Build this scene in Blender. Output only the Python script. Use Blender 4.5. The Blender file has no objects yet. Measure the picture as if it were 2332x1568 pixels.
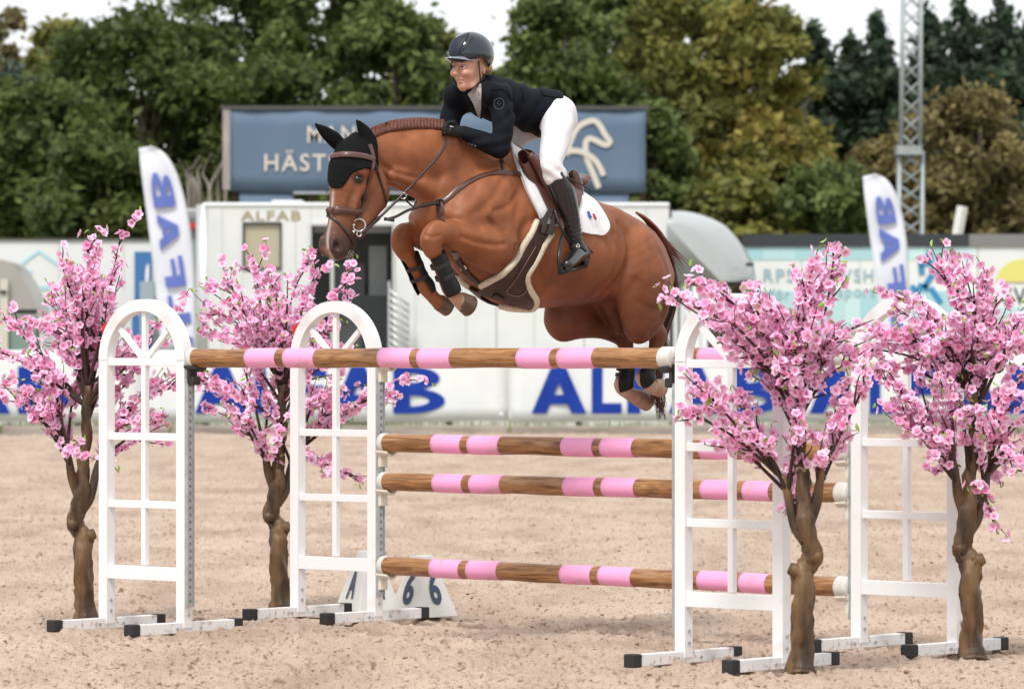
import bpy, bmesh, math, random
import numpy as np
from mathutils import Vector, Matrix
from mathutils.bvhtree import BVHTree

R = math.radians
scene = bpy.context.scene
COL = scene.collection

# ---------------------------------------------------------------- camera
FPX = 10331.0            # focal length in units of a 2331 px wide picture
CAM = np.array([0.0, 0.0, 1.596])
cam_data = bpy.data.cameras.new('camera')
cam_data.sensor_width = 36.0
cam_data.lens = 36.0 * FPX / 2331.0
cam_data.clip_start = 0.5
cam_data.clip_end = 3000.0
cam_data.dof.use_dof = True
cam_data.dof.focus_distance = 24.9
cam_data.dof.aperture_fstop = 5.0
cam_data.dof.aperture_blades = 0
camera = bpy.data.objects.new('camera', cam_data)
COL.objects.link(camera)
PITCH = math.atan(4.2 / FPX)
camera.location = CAM
camera.rotation_euler = (R(90) + PITCH, 0, 0)
scene.camera = camera

# ---------------------------------------------------------------- sky and sun
SUN_EL, SUN_AZ = R(56), R(200)      # azimuth measured clockwise from +Y
world = bpy.data.worlds.new('World')
scene.world = world
world.use_nodes = True
wn = world.node_tree; wn.nodes.clear()
w_out = wn.nodes.new('ShaderNodeOutputWorld')
w_bg = wn.nodes.new('ShaderNodeBackground')
w_sky = wn.nodes.new('ShaderNodeTexSky')
w_sky.sky_type = 'NISHITA'; w_sky.sun_disc = False
w_sky.sun_elevation = SUN_EL; w_sky.sun_rotation = SUN_AZ
w_tc = wn.nodes.new('ShaderNodeTexCoord')
w_map = wn.nodes.new('ShaderNodeMapping'); w_map.inputs['Scale'].default_value = (1, 1, 2.6)
w_no = wn.nodes.new('ShaderNodeTexNoise')
w_no.inputs['Scale'].default_value = 5.0; w_no.inputs['Detail'].default_value = 6.0
w_rp = wn.nodes.new('ShaderNodeValToRGB')
w_rp.color_ramp.elements[0].position = 0.28; w_rp.color_ramp.elements[0].color = (.78, .78, .78, 1)
w_rp.color_ramp.elements[1].position = 0.55; w_rp.color_ramp.elements[1].color = (1, 1, 1, 1)
w_mx = wn.nodes.new('ShaderNodeMixRGB')
w_mx.inputs[2].default_value = (5.5, 5.6, 5.72, 1)
w_bg.inputs['Strength'].default_value = 0.1
L = wn.links.new
L(w_tc.outputs['Generated'], w_map.inputs[0]); L(w_map.outputs[0], w_no.inputs['Vector'])
L(w_no.outputs['Fac'], w_rp.inputs[0]); L(w_rp.outputs[0], w_mx.inputs[0])
L(w_sky.outputs[0], w_mx.inputs[1]); L(w_mx.outputs[0], w_bg.inputs[0]); L(w_bg.outputs[0], w_out.inputs[0])

sun_data = bpy.data.lights.new('sun', 'SUN')
sun_data.energy = 1.5; sun_data.angle = R(14); sun_data.color = (1.0, .972, .93)
sun = bpy.data.objects.new('sun', sun_data); COL.objects.link(sun)
_sd = Vector((math.sin(SUN_AZ) * math.cos(SUN_EL), math.cos(SUN_AZ) * math.cos(SUN_EL), math.sin(SUN_EL)))
sun.rotation_euler = (-_sd).to_track_quat('-Z', 'Y').to_euler()
sun.location = (0, 0, 40)

scene.render.engine = 'CYCLES'
scene.view_settings.view_transform = 'Standard'
scene.view_settings.look = 'None'
scene.view_settings.exposure = 0.95
scene.view_settings.gamma = 1.0
scene.view_settings.use_curve_mapping = False
scene.cycles.use_denoising = True
scene.cycles.max_bounces = 6
scene.cycles.transparent_max_bounces = 8

# ---------------------------------------------------------------- helpers: picture rays
_fw = np.array([0, math.cos(PITCH), math.sin(PITCH)])
_up = np.array([0, -math.sin(PITCH), math.cos(PITCH)])
def ray(px, py):
    return _fw + np.array([1., 0, 0]) * ((px - 1165.5) / FPX) + _up * ((784.0 - py) / FPX)
def at(px, py, Y):
    """the point of the place that stands Y metres away and shows at px, py of a 2331 x 1568 picture"""
    r = ray(px, py); return CAM + r * (Y / r[1])
def on_ground(px, py, z=0.0):
    r = ray(px, py); return CAM + r * ((z - CAM[2]) / r[2])
def unit(v):
    v = np.asarray(v, float); return v / (np.linalg.norm(v) + 1e-12)

# ---------------------------------------------------------------- helpers: objects
def tag(o, label=None, cat=None, group=None, kind=None):
    if label: o['label'] = label
    if cat: o['category'] = cat
    if group: o['group'] = group
    if kind: o['kind'] = kind
    return o
def empty(name, loc, label=None, cat=None, group=None, rz=0.0):
    o = bpy.data.objects.new(name, None); COL.objects.link(o)
    o.location = [float(c) for c in loc]; o.rotation_euler = (0, 0, rz); o.empty_display_size = .1
    return tag(o, label, cat, group)
def link(name, me, parent=None):
    o = bpy.data.objects.new(name, me); COL.objects.link(o)
    if parent is not None: o.parent = parent
    return o
def np_mesh(name, V, Fc, mat=None, smooth=True):
    """mesh from a vertex array and an (n,3)/(n,4) face array"""
    me = bpy.data.meshes.new(name)
    V = np.asarray(V, np.float32); Fc = np.asarray(Fc, np.int32)
    n, k = Fc.shape
    me.vertices.add(len(V)); me.vertices.foreach_set('co', V.ravel())
    me.loops.add(n * k); me.loops.foreach_set('vertex_index', Fc.ravel())
    me.polygons.add(n)
    me.polygons.foreach_set('loop_start', np.arange(0, n * k, k, dtype=np.int32))
    me.polygons.foreach_set('loop_total', np.full(n, k, np.int32))
    if smooth: me.polygons.foreach_set('use_smooth', np.ones(n, bool))
    me.update(calc_edges=True)
    if mat: me.materials.append(mat)
    return me

class MB:
    """collects shapes in world space and links them as one mesh under a parent (its location taken off)"""
    def __init__(s): s.v = []; s.f = []
    def add(s, V, Fc):
        b = len(s.v); s.v += [tuple(map(float, p)) for p in V]; s.f += [tuple(b + i for i in q) for q in Fc]; return s
    def box(s, c, sx, sy, sz, ax=(1, 0, 0), ay=(0, 1, 0), az=(0, 0, 1), bev=0.0):
        c, ax, ay, az = (np.asarray(q, float) for q in (c, ax, ay, az))
        if bev <= 0:
            V = [c + ax * sx / 2 * i + ay * sy / 2 * j + az * sz / 2 * k for i in (-1, 1) for j in (-1, 1) for k in (-1, 1)]
            return s.add(V, [(0, 1, 3, 2), (4, 6, 7, 5), (0, 4, 5, 1), (2, 3, 7, 6), (0, 2, 6, 4), (1, 5, 7, 3)])
        bm = bmesh.new(); bmesh.ops.create_cube(bm, size=1)
        for v in bm.verts: v.co = (v.co.x * sx, v.co.y * sy, v.co.z * sz)
        bmesh.ops.bevel(bm, geom=bm.edges[:] , offset=bev, segments=2, affect='EDGES', profile=.6)
        bm.verts.index_update()
        V = [c + ax * v.co.x + ay * v.co.y + az * v.co.z for v in bm.verts]
        Fc = [tuple(v.index for v in f.verts) for f in bm.faces]; bm.free()
        return s.add(V, Fc)
    def tube(s, pts, rad, n=8, caps=True, flat=None):
        """round tube along points; rad one number or a list; flat=(dir, ratio) squashes the section along dir"""
        P = [np.asarray(p, float) for p in pts]; m = len(P)
        if not hasattr(rad, '__len__'): rad = [rad] * m
        t0 = unit(P[1] - P[0]); ref = np.array([0, 0, 1.]) if abs(t0[2]) < .9 else np.array([1., 0, 0])
        u = unit(np.cross(t0, ref)); V = []
        for i in range(m):
            t = unit(P[min(i + 1, m - 1)] - P[max(i - 1, 0)])
            u = unit(u - t * np.dot(u, t)); w = np.cross(t, u)
            for k in range(n):
                a = 2 * math.pi * k / n; o = (u * math.cos(a) + w * math.sin(a)) * rad[i]
                if flat is not None:
                    fd = unit(flat[0]); o = o - fd * np.dot(o, fd) * (1 - flat[1])
                V.append(P[i] + o)
        Fc = [(i * n + k, i * n + (k + 1) % n, (i + 1) * n + (k + 1) % n, (i + 1) * n + k) for i in range(m - 1) for k in range(n)]
        if caps: Fc += [tuple(range(n - 1, -1, -1)), tuple((m - 1) * n + k for k in range(n))]
        return s.add(V, Fc)
    def sheet(s, A, th, nrm=None):
        """grid of points A[i][j] thickened by th along normals (array) or one direction"""
        A = np.asarray(A, float); ni, nj = A.shape[:2]
        N = np.broadcast_to(np.asarray(nrm, float), A.shape)
        top = (A + N * th).reshape(-1, 3); bot = A.reshape(-1, 3); o = ni * nj
        V = np.vstack([top, bot]); Fc = []
        for i in range(ni - 1):
            for j in range(nj - 1):
                q = (i * nj + j, (i + 1) * nj + j, (i + 1) * nj + j + 1, i * nj + j + 1)
                Fc.append(q); Fc.append(tuple(o + x for x in q[::-1]))
        rim = [(i, 0) for i in range(ni)] + [(ni - 1, j) for j in range(1, nj)] + [(i, nj - 1) for i in range(ni - 2, -1, -1)] + [(0, j) for j in range(nj - 2, 0, -1)]
        ix = [i * nj + j for i, j in rim]
        for a, b in zip(ix, ix[1:] + ix[:1]): Fc.append((a, o + a, o + b, b))
        return s.add(V, Fc)
    def poly(s, pts, d):
        """flat outline extruded by the vector d"""
        P = [np.asarray(p, float) for p in pts]; n = len(P); d = np.asarray(d, float)
        s.add(P + [p + d for p in P], [tuple(range(n - 1, -1, -1)), tuple(range(n, 2 * n))] + [(i, (i + 1) % n, n + (i + 1) % n, n + i) for i in range(n)])
        return s
    def build(s, name, mat, parent=None, smooth=False, fix=True, local=False):
        off = np.array(parent.location) if (parent is not None and not local) else np.zeros(3)
        if parent is not None and parent.parent is not None and not local: off = off + np.array(parent.parent.location)
        me = bpy.data.meshes.new(name)
        me.from_pydata([tuple(np.asarray(v) - off) for v in s.v], [], s.f)
        if fix:
            bm = bmesh.new(); bm.from_mesh(me); bmesh.ops.recalc_face_normals(bm, faces=bm.faces[:]); bm.to_mesh(me); bm.free()
        if smooth: me.polygons.foreach_set('use_smooth', np.ones(len(me.polygons), bool))
        me.update()
        if mat: me.materials.append(mat)
        return link(name, me, parent)

def auto_smooth(o, deg=40):
    me = o.data
    bm = bmesh.new(); bm.from_mesh(me)
    for f in bm.faces: f.smooth = True
    for e in bm.edges:
        if len(e.link_faces) == 2 and e.calc_face_angle(0) > R(deg): e.smooth = False
    bm.to_mesh(me); bm.free(); return o

def catmull(P, n):
    """smooth curve through rows of P, n steps per span"""
    P = np.asarray(P, float); Q = np.vstack([2 * P[0] - P[1], P, 2 * P[-1] - P[-2]]); out = []
    for i in range(1, len(Q) - 2):
        p0, p1, p2, p3 = Q[i - 1], Q[i], Q[i + 1], Q[i + 2]
        for k in range(n):
            t = k / n
            out.append(.5 * (2 * p1 + (p2 - p0) * t + (2 * p0 - 5 * p1 + 4 * p2 - p3) * t * t + (3 * p1 - p0 - 3 * p2 + p3) * t ** 3))
    out.append(Q[-2]); return np.array(out)

# ---------------------------------------------------------------- helpers: materials
MATS = {}
def mat(name, col, rough=.5, col2=None, vscale=8, bump=0, bscale=80, metal=0, spec=.5, coat=0, sheen=0, stretch=(1, 1, 1),
        attr=None, trans=0, detail=5, ramp=(.35, .65), coords='Object', alpha=None, sss=0, rvar=0):
    if name in MATS: return MATS[name]
    m = bpy.data.materials.new(name); m.use_nodes = True; nt = m.node_tree; b = nt.nodes['Principled BSDF']
    b.inputs['Roughness'].default_value = rough; b.inputs['Metallic'].default_value = metal
    b.inputs['Specular IOR Level'].default_value = spec
    b.inputs['Coat Weight'].default_value = coat; b.inputs['Sheen Weight'].default_value = sheen
    b.inputs['Base Color'].default_value = (*col, 1)
    if trans: b.inputs['Transmission Weight'].default_value = trans
    if sss: b.inputs['Subsurface Weight'].default_value = sss; b.inputs['Subsurface Radius'].default_value = (.02, .008, .004)
    if alpha is not None: b.inputs['Alpha'].default_value = alpha
    lk = nt.links.new
    tc = nt.nodes.new('ShaderNodeTexCoord'); mp = nt.nodes.new('ShaderNodeMapping'); mp.inputs['Scale'].default_value = stretch
    lk(tc.outputs[coords], mp.inputs[0])
    src = None
    if attr:
        at_ = nt.nodes.new('ShaderNodeAttribute'); at_.attribute_name = attr; src = at_.outputs['Color']
    if col2 is not None:
        no = nt.nodes.new('ShaderNodeTexNoise'); no.inputs['Scale'].default_value = vscale; no.inputs['Detail'].default_value = detail
        lk(mp.outputs[0], no.inputs['Vector'])
        rp = nt.nodes.new('ShaderNodeValToRGB'); rp.color_ramp.elements[0].position = ramp[0]; rp.color_ramp.elements[1].position = ramp[1]
        lk(no.outputs['Fac'], rp.inputs[0])
        mx = nt.nodes.new('ShaderNodeMixRGB')
        if attr:
            mx.blend_type = 'MULTIPLY'; mx.inputs[0].default_value = 1
            rp.color_ramp.elements[0].color = (*col2, 1); rp.color_ramp.elements[1].color = (1, 1, 1, 1)
            lk(src, mx.inputs[1]); lk(rp.outputs[0], mx.inputs[2])
        else:
            lk(rp.outputs[0], mx.inputs[0]); mx.inputs[1].default_value = (*col, 1); mx.inputs[2].default_value = (*col2, 1)
        src = mx.outputs[0]
    if src is not None: lk(src, b.inputs['Base Color'])
    if bump:
        n2 = nt.nodes.new('ShaderNodeTexNoise'); n2.inputs['Scale'].default_value = bscale; n2.inputs['Detail'].default_value = 4
        lk(mp.outputs[0], n2.inputs['Vector'])
        bp = nt.nodes.new('ShaderNodeBump'); bp.inputs['Strength'].default_value = bump; bp.inputs['Distance'].default_value = .01
        lk(n2.outputs['Fac'], bp.inputs['Height']); lk(bp.outputs[0], b.inputs['Normal'])
    MATS[name] = m; return m
def text_mesh(txt, size=1.0, bold=0.0, spacing=1.0, depth=0.0):
    """outline of some lettering as plain arrays, baseline start at 0,0"""
    cu = bpy.data.curves.new('lettering', 'FONT'); cu.body = txt; cu.size = size; cu.offset = bold; cu.space_character = spacing
    cu.extrude = depth; cu.resolution_u = 4
    o = bpy.data.objects.new('lettering', cu); COL.objects.link(o)
    dg = bpy.context.evaluated_depsgraph_get(); me = o.evaluated_get(dg).to_mesh()
    V = np.array([v.co[:] for v in me.vertices]); Fc = [tuple(p.vertices) for p in me.polygons]
    o.evaluated_get(dg).to_mesh_clear(); bpy.data.objects.remove(o); bpy.data.curves.remove(cu)
    return V, Fc
def lettering(name, txt, origin, ax, az, height, m, parent, width=None, bold=0., spacing=1.0, th=.004):
    """letters laid on a surface: origin = lower left, ax along, az up; stands th proud"""
    V, Fc = text_mesh(txt, 1.0, bold, spacing, 0)
    lo, hi = V.min(0), V.max(0); sc = height / (hi[1] - lo[1]); sx = (width / (hi[0] - lo[0])) if width else sc
    ax, az = unit(ax), unit(az); nrm = np.cross(ax, az)
    W = [np.asarray(origin) + ax * (v[0] - lo[0]) * sx + az * (v[1] - lo[1]) * sc + nrm * th for v in V]
    return MB().add(W, Fc).build(name, m, parent, fix=False)

# ---------------------------------------------------------------- helpers: organic surfaces (distance field + surface nets)
class Field:
    def __init__(s, lo, hi, h):
        s.lo = np.asarray(lo, float); s.h = h
        s.n = np.ceil((np.asarray(hi) - s.lo) / h).astype(int) + 1
        s.d = np.full(s.n, 1.0, np.float32)
        s.ax = [(s.lo[i] + h * np.arange(s.n[i])).astype(np.float32) for i in range(3)]
    def window(s, lo, hi):
        i0 = np.maximum(np.floor((np.asarray(lo) - s.lo) / s.h).astype(int), 0)
        i1 = np.minimum(np.ceil((np.asarray(hi) - s.lo) / s.h).astype(int) + 1, s.n)
        return i0, i1
    def put(s, i0, i1, dn, k, op='add'):
        sl = tuple(slice(a, b) for a, b in zip(i0, i1)); a = s.d[sl]
        if op == 'add':
            if k <= 0: s.d[sl] = np.minimum(a, dn)
            else:
                hh = np.clip(.5 + .5 * (a - dn) / k, 0, 1); s.d[sl] = a * (1 - hh) + dn * hh - k * hh * (1 - hh)
        else:
            b = -dn
            if k <= 0: s.d[sl] = np.maximum(a, b)
            else:
                hh = np.clip(.5 - .5 * (a - b) / k, 0, 1); s.d[sl] = a * (1 - hh) + b * hh + k * hh * (1 - hh)
    def chain(s, st, side, k=.05, op='add', sub=3, pad=None):
        """st rows: x,y,z, rv (in the plane), rs (along side); swept elliptic body"""
        st = np.asarray(st, float)
        if len(st) > 2 and sub > 1: st = catmull(st, sub)
        side = unit(side); st[:, 3:5] = np.maximum(st[:, 3:5], .002)
        rm = st[:, 3:5].max(1)[:, None]; pad = (k + .04) if pad is None else pad
        i0, i1 = s.window((st[:, :3] - rm).min(0) - pad, (st[:, :3] + rm).max(0) + pad)
        if (i1 <= i0).any(): return s
        X = s.ax[0][i0[0]:i1[0], None, None]; Y = s.ax[1][None, i0[1]:i1[1], None]; Z = s.ax[2][None, None, i0[2]:i1[2]]
        best = None
        for a, b in zip(st[:-1], st[1:]):
            ab = b[:3] - a[:3]; Ls = np.linalg.norm(ab) + 1e-9; t_ = ab / Ls
            u = side - t_ * np.dot(side, t_); u = unit(u); v = np.cross(t_, u)
            f32 = np.float32
            dx, dy, dz = X - f32(a[0]), Y - f32(a[1]), Z - f32(a[2])
            al = dx * f32(t_[0]) + dy * f32(t_[1]) + dz * f32(t_[2])
            t = np.clip(al / f32(Ls), 0, 1); qa = al - t * f32(Ls)
            qu = dx * f32(u[0]) + dy * f32(u[1]) + dz * f32(u[2]); qv = dx * f32(v[0]) + dy * f32(v[1]) + dz * f32(v[2])
            rv = f32(a[3]) + t * f32(b[3] - a[3]); ru = f32(a[4]) + t * f32(b[4] - a[4]); ra = np.minimum(ru, rv)
            au, av, aa = qu / ru, qv / rv, qa / ra
            k0 = np.sqrt(au * au + av * av + aa * aa); k1 = np.sqrt((au / ru) ** 2 + (av / rv) ** 2 + (aa / ra) ** 2) + 1e-6
            d = k0 * (k0 - 1) / k1
            best = d if best is None else np.minimum(best, d)
        s.put(i0, i1, best, k, op); return s
    def ball(s, c, r, side, k=.02, op='add', up=None):
        """ellipsoid: r = (along up, along side, along the third)"""
        c = np.asarray(c, float); side = unit(side); up = np.array([0, 0, 1.]) if up is None else unit(up)
        up = unit(up - side * np.dot(up, side)); th = np.cross(up, side); m = max(r) + k + .03
        i0, i1 = s.window(c - m, c + m)
        if (i1 <= i0).any(): return s
        X = s.ax[0][i0[0]:i1[0], None, None] - c[0]; Y = s.ax[1][None, i0[1]:i1[1], None] - c[1]; Z = s.ax[2][None, None, i0[2]:i1[2]] - c[2]
        q = [(X * e[0] + Y * e[1] + Z * e[2]) / rr for e, rr in zip((up, side, th), r)]
        k0 = np.sqrt(q[0] ** 2 + q[1] ** 2 + q[2] ** 2); k1 = np.sqrt((q[0] / r[0]) ** 2 + (q[1] / r[1]) ** 2 + (q[2] / r[2]) ** 2) + 1e-6
        s.put(i0, i1, (k0 * (k0 - 1) / k1).astype(np.float32), k, op); return s
    def halfspace(s, p, n, k=.0):
        """keep only the side the normal points away from"""
        n = unit(n); X = s.ax[0][:, None, None] - p[0]; Y = s.ax[1][None, :, None] - p[1]; Z = s.ax[2][None, None, :] - p[2]
        s.d = np.maximum(s.d, (X * n[0] + Y * n[1] + Z * n[2]).astype(np.float32)); return s
    def mesh(s, smooth=2):
        d = s.d; sg = d < 0; n = s.n
        cnt = np.zeros(n - 1, np.int8); offs = [(a, b, c) for a in (0, 1) for b in (0, 1) for c in (0, 1)]
        for a, b, c in offs: cnt += sg[a:n[0] - 1 + a, b:n[1] - 1 + b, c:n[2] - 1 + c]
        I = np.argwhere((cnt > 0) & (cnt < 8)); idx = np.full(n - 1, -1, np.int32); idx[tuple(I.T)] = np.arange(len(I))
        val = {o: d[I[:, 0] + o[0], I[:, 1] + o[1], I[:, 2] + o[2]] for o in offs}
        acc = np.zeros((len(I), 3)); num = np.zeros(len(I))
        for o in offs:
            for ax in range(3):
                if o[ax]: continue
                o2 = tuple(1 if i == ax else o[i] for i in range(3)); v0, v1 = val[o], val[o2]; m = (v0 < 0) != (v1 < 0)
                t = np.where(m, v0 / (v0 - v1 + 1e-12), 0)
                p = np.array(o, float)[None] + 0 * acc; p[:, ax] = t; acc += p * m[:, None]; num += m
        V = s.lo + s.h * (I + acc / num[:, None]); Fs = []
        for ax in range(3):
            b, c = (ax + 1) % 3, (ax + 2) % 3
            s0 = [slice(None)] * 3; s1 = [slice(None)] * 3; s0[ax] = slice(0, -1); s1[ax] = slice(1, None)
            A, B = sg[tuple(s0)], sg[tuple(s1)]; E = np.argwhere(A != B)
            E = E[(E[:, b] > 0) & (E[:, c] > 0) & (E[:, b] < n[b] - 1) & (E[:, c] < n[c] - 1)]
            fl = A[tuple(E.T)]; q = []
            for db, dc in ((-1, -1), (0, -1), (0, 0), (-1, 0)):
                e = E.copy(); e[:, b] += db; e[:, c] += dc; q.append(idx[tuple(e.T)])
            q = np.stack(q, 1); q[~fl] = q[~fl][:, ::-1]; Fs.append(q)
        Fc = np.vstack(Fs); Fc = Fc[(Fc >= 0).all(1)]
        for _ in range(smooth):
            S = np.zeros_like(V); C = np.zeros(len(V))
            for a, b in ((0, 1), (1, 2), (2, 3), (3, 0)):
                for i, j in ((a, b), (b, a)):
                    for ax in range(3): S[:, ax] += np.bincount(Fc[:, i], V[Fc[:, j], ax], len(V))
                    C += np.bincount(Fc[:, i], minlength=len(V))
            V = V * .45 + (S / np.maximum(C, 1)[:, None]) * .55
        return V, Fc
def set_tint(me, rgb):
    a = me.color_attributes.new('tint', 'FLOAT_COLOR', 'POINT')
    c = np.ones((len(me.vertices), 4), np.float32); c[:, :3] = rgb; a.data.foreach_set('color', c.ravel())
def sstep(a, b, x):
    t = np.clip((x - a) / (b - a), 0, 1); return t * t * (3 - 2 * t)
def blend(c, c2, f):
    return c * (1 - f[:, None]) + np.asarray(c2) * f[:, None]
X3, Y3, Z3 = np.eye(3)
m_cap = mat('black rubber', (.018, .018, .02), .6, bump=.1, bscale=60)
# ================================================================ ground
def vnoise(x, y, seed):
    g = np.random.default_rng(seed).random((257, 257)).astype(np.float32)
    xi, yi = np.floor(x).astype(int), np.floor(y).astype(int); fx, fy = x - xi, y - yi
    fx = fx * fx * (3 - 2 * fx); fy = fy * fy * (3 - 2 * fy)
    a, b, c, d = (g[(xi + i) % 257, (yi + j) % 257] for i, j in ((0, 0), (1, 0), (0, 1), (1, 1)))
    return (a * (1 - fx) + b * fx) * (1 - fy) + (c * (1 - fx) + d * fx) * fy
EDGE_Y = 83.0
def sand_height(x, y):
    h = (vnoise(x * .7, y * .7, 1) - .5) * .03 + (vnoise(x * 5, y * 4, 2) - .5) * .026
    n = vnoise(x * 13, y * 9, 3); h += (n - .5) * .024
    m = vnoise(x * 24, y * 17, 4); h += np.where(m > .62, (m - .62) * .075, 0)
    p = vnoise(x * 3.1, y * 2.6, 6); h -= np.clip(p - .64, 0, 1) * .20                       # hoof prints
    h += (vnoise(x * 45, y * 30, 5) - .5) * .016
    return h - .012
ys = [3, 8, 13, 17]; y = 19.0
while y < EDGE_Y: ys.append(y); y += max(.03, y * y / (4538 * 1.596) * .42)
ys = np.array(ys + [EDGE_Y])
us = np.concatenate([np.linspace(-5, -1.15, 24)[:-1], np.linspace(-1.15, 1.15, 430), np.linspace(1.15, 5, 24)[1:]])
GX = us[None, :] * ys[:, None] * .1128; GX[:4] = us[None, :] * 2.2; GY = np.repeat(ys[:, None], len(us), 1)
GZ = sand_height(GX, GY)
V = np.stack([GX, GY, GZ], -1).reshape(-1, 3); nu = len(us)
ii, jj = np.meshgrid(np.arange(len(ys) - 1), np.arange(nu - 1), indexing='ij'); q = (ii * nu + jj).ravel()
Fc = np.stack([q, q + 1, q + nu + 1, q + nu], 1)

m_sand = bpy.data.materials.new('arena sand'); m_sand.use_nodes = True
nt = m_sand.node_tree; b = nt.nodes['Principled BSDF']; b.inputs['Roughness'].default_value = .95; b.inputs['Specular IOR Level'].default_value = .15
tc = nt.nodes.new('ShaderNodeTexCoord')
def nz(scale, detail=4, stretch=(1, 1, 1)):
    mp = nt.nodes.new('ShaderNodeMapping'); mp.inputs['Scale'].default_value = stretch
    n = nt.nodes.new('ShaderNodeTexNoise'); n.inputs['Scale'].default_value = scale; n.inputs['Detail'].default_value = detail
    nt.links.new(tc.outputs['Object'], mp.inputs[0]); nt.links.new(mp.outputs[0], n.inputs['Vector']); return n.outputs['Fac']
def rmp(src, p0, p1, c0, c1):
    r = nt.nodes.new('ShaderNodeValToRGB'); r.color_ramp.elements[0].position = p0; r.color_ramp.elements[1].position = p1
    r.color_ramp.elements[0].color = (*c0, 1); r.color_ramp.elements[1].color = (*c1, 1); nt.links.new(src, r.inputs[0]); return r.outputs[0]
def mixc(a, b_, f, bt='MIX'):
    m = nt.nodes.new('ShaderNodeMixRGB'); m.blend_type = bt
    for s_, v in ((0, f), (1, a), (2, b_)):
        if isinstance(v, (int, float)): m.inputs[s_].default_value = v
        elif isinstance(v, tuple): m.inputs[s_].default_value = (*v, 1)
        else: nt.links.new(v, m.inputs[s_])
    return m.outputs[0]
c = rmp(nz(.5, 3), .35, .65, (.44, .335, .258), (.50, .388, .305))
c = mixc(c, (.285, .20, .148), rmp(nz(1.6, 9, (1, .28, 1)), .46, .74, (0, 0, 0), (.75, .75, .75)))
c = mixc(c, (.16, .085, .055), rmp(nz(22, 8, (1, .30, 1)), .585, .70, (0, 0, 0), (.85, .85, .85)))
c = mixc(c, (.24, .14, .09), rmp(nz(55, 5, (1, .32, 1)), .555, .68, (0, 0, 0), (.75, .75, .75)))
c = mixc(c, (.58, .47, .395), rmp(nz(48, 3), .62, .72, (0, 0, 0), (.6, .6, .6)))
nt.links.new(c, b.inputs['Base Color'])
bp = nt.nodes.new('ShaderNodeBump'); bp.inputs['Strength'].default_value = .6; bp.inputs['Distance'].default_value = .008
nt.links.new(nz(70, 4), bp.inputs['Height']); nt.links.new(bp.outputs[0], b.inputs['Normal'])
o = link('arena_sand', np_mesh('arena_sand', V, Fc, m_sand)); tag(o, 'churned pinkish beige riding sand of the arena', kind='structure')

m_soil = mat('gravel yard', (.33, .29, .25), .95, col2=(.22, .25, .13), vscale=.35, bump=.3, bscale=30)
g = MB().add([(-1600, -200, -.10), (1600, -200, -.10), (1600, 2600, -.10), (-1600, 2600, -.10)], [(0, 1, 2, 3)]).build('ground', m_soil)
tag(g, 'flat gravel and grass ground round the arena', kind='structure')
# loose clods thrown up on the sand
ico = bmesh.new(); bmesh.ops.create_icosphere(ico, subdivisions=1, radius=1); ico.verts.index_update()
iv = np.array([v.co[:] for v in ico.verts]); jf = np.array([[v.index for v in f.verts] for f in ico.faces]); ico.free()
rg = np.random.default_rng(11); N = 9000
cy = 21 + (60 - 21) * rg.random(N) ** 1.8; cx = (rg.random(N) * 2 - 1) * cy * .125; sz = .003 + .008 * rg.random(N) ** 3
cz = sand_height(cx, cy)
P = iv[None] * (1 + .35 * (rg.random((N, len(iv), 1)) - .5)) * (sz[:, None] * np.stack([np.ones(N) * 1.3, np.ones(N), .65 * np.ones(N)], 1))[:, None, :] + np.stack([cx, cy, cz + sz * .25], 1)[:, None, :]
Fq = (jf[None] + (np.arange(N) * len(iv))[:, None, None]).reshape(-1, 3)
o = link('sand_clods', np_mesh('sand_clods', P.reshape(-1, 3), Fq, mat('sand clod', (.45, .32, .24), .95, col2=(.20, .12, .08), vscale=9)))
tag(o, 'small clods of sand lying loose on the arena', 'clods', kind='stuff')
# low timber edging of the arena, a row of sleepers
m_log = mat('weathered timber', (.40, .36, .31), .9, col2=(.24, .21, .18), vscale=3, stretch=(.3, 3, 3), bump=.3, bscale=20)
edge = empty('arena_edging', (0, EDGE_Y + .12, 0)); tag(edge, 'grey timber edging along the end of the sand', kind='structure')
rr = random.Random(3)
for i in range(-7, 7):
    MB().box((i * 3.1 + 1.5, EDGE_Y + .12 + rr.uniform(-.03, .03), .045 + rr.uniform(-.02, .01)), 3.04, .24, .22, bev=.02).build('sleeper', m_log, edge)
# grass growing along the edging
gv, gf = [], []
rg = np.random.default_rng(4); N = 16000
gx = (rg.random(N) * 2 - 1) * 22; gy = EDGE_Y + .35 + rg.random(N) ** 1.3 * 9
keep = vnoise(gx * .9 + 40, gy * .8, 9) > .42; gx, gy = gx[keep], gy[keep]; N = len(gx)
hh = .05 + .16 * rg.random(N); an = rg.random(N) * 6.28; ln = (rg.random((N, 2)) - .5) * .1
A = np.stack([gx, gy, -.1 * np.ones(N)], 1); d = np.stack([np.cos(an), np.sin(an), 0 * an], 1) * .02
T = A + np.stack([ln[:, 0], ln[:, 1], hh + .1], 1)
P = np.stack([A - d, A + d, T], 1).reshape(-1, 3)
me = np_mesh('grass_strip', P, np.arange(len(P)).reshape(-1, 3), mat('grass', (.16, .21, .05), .8, col2=(.30, .28, .10), vscale=1.2), smooth=False)
tag(link('grass_strip', me), 'rough green grass growing behind the timber edging', 'grass', kind='stuff')
# ================================================================ behind the arena

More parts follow.
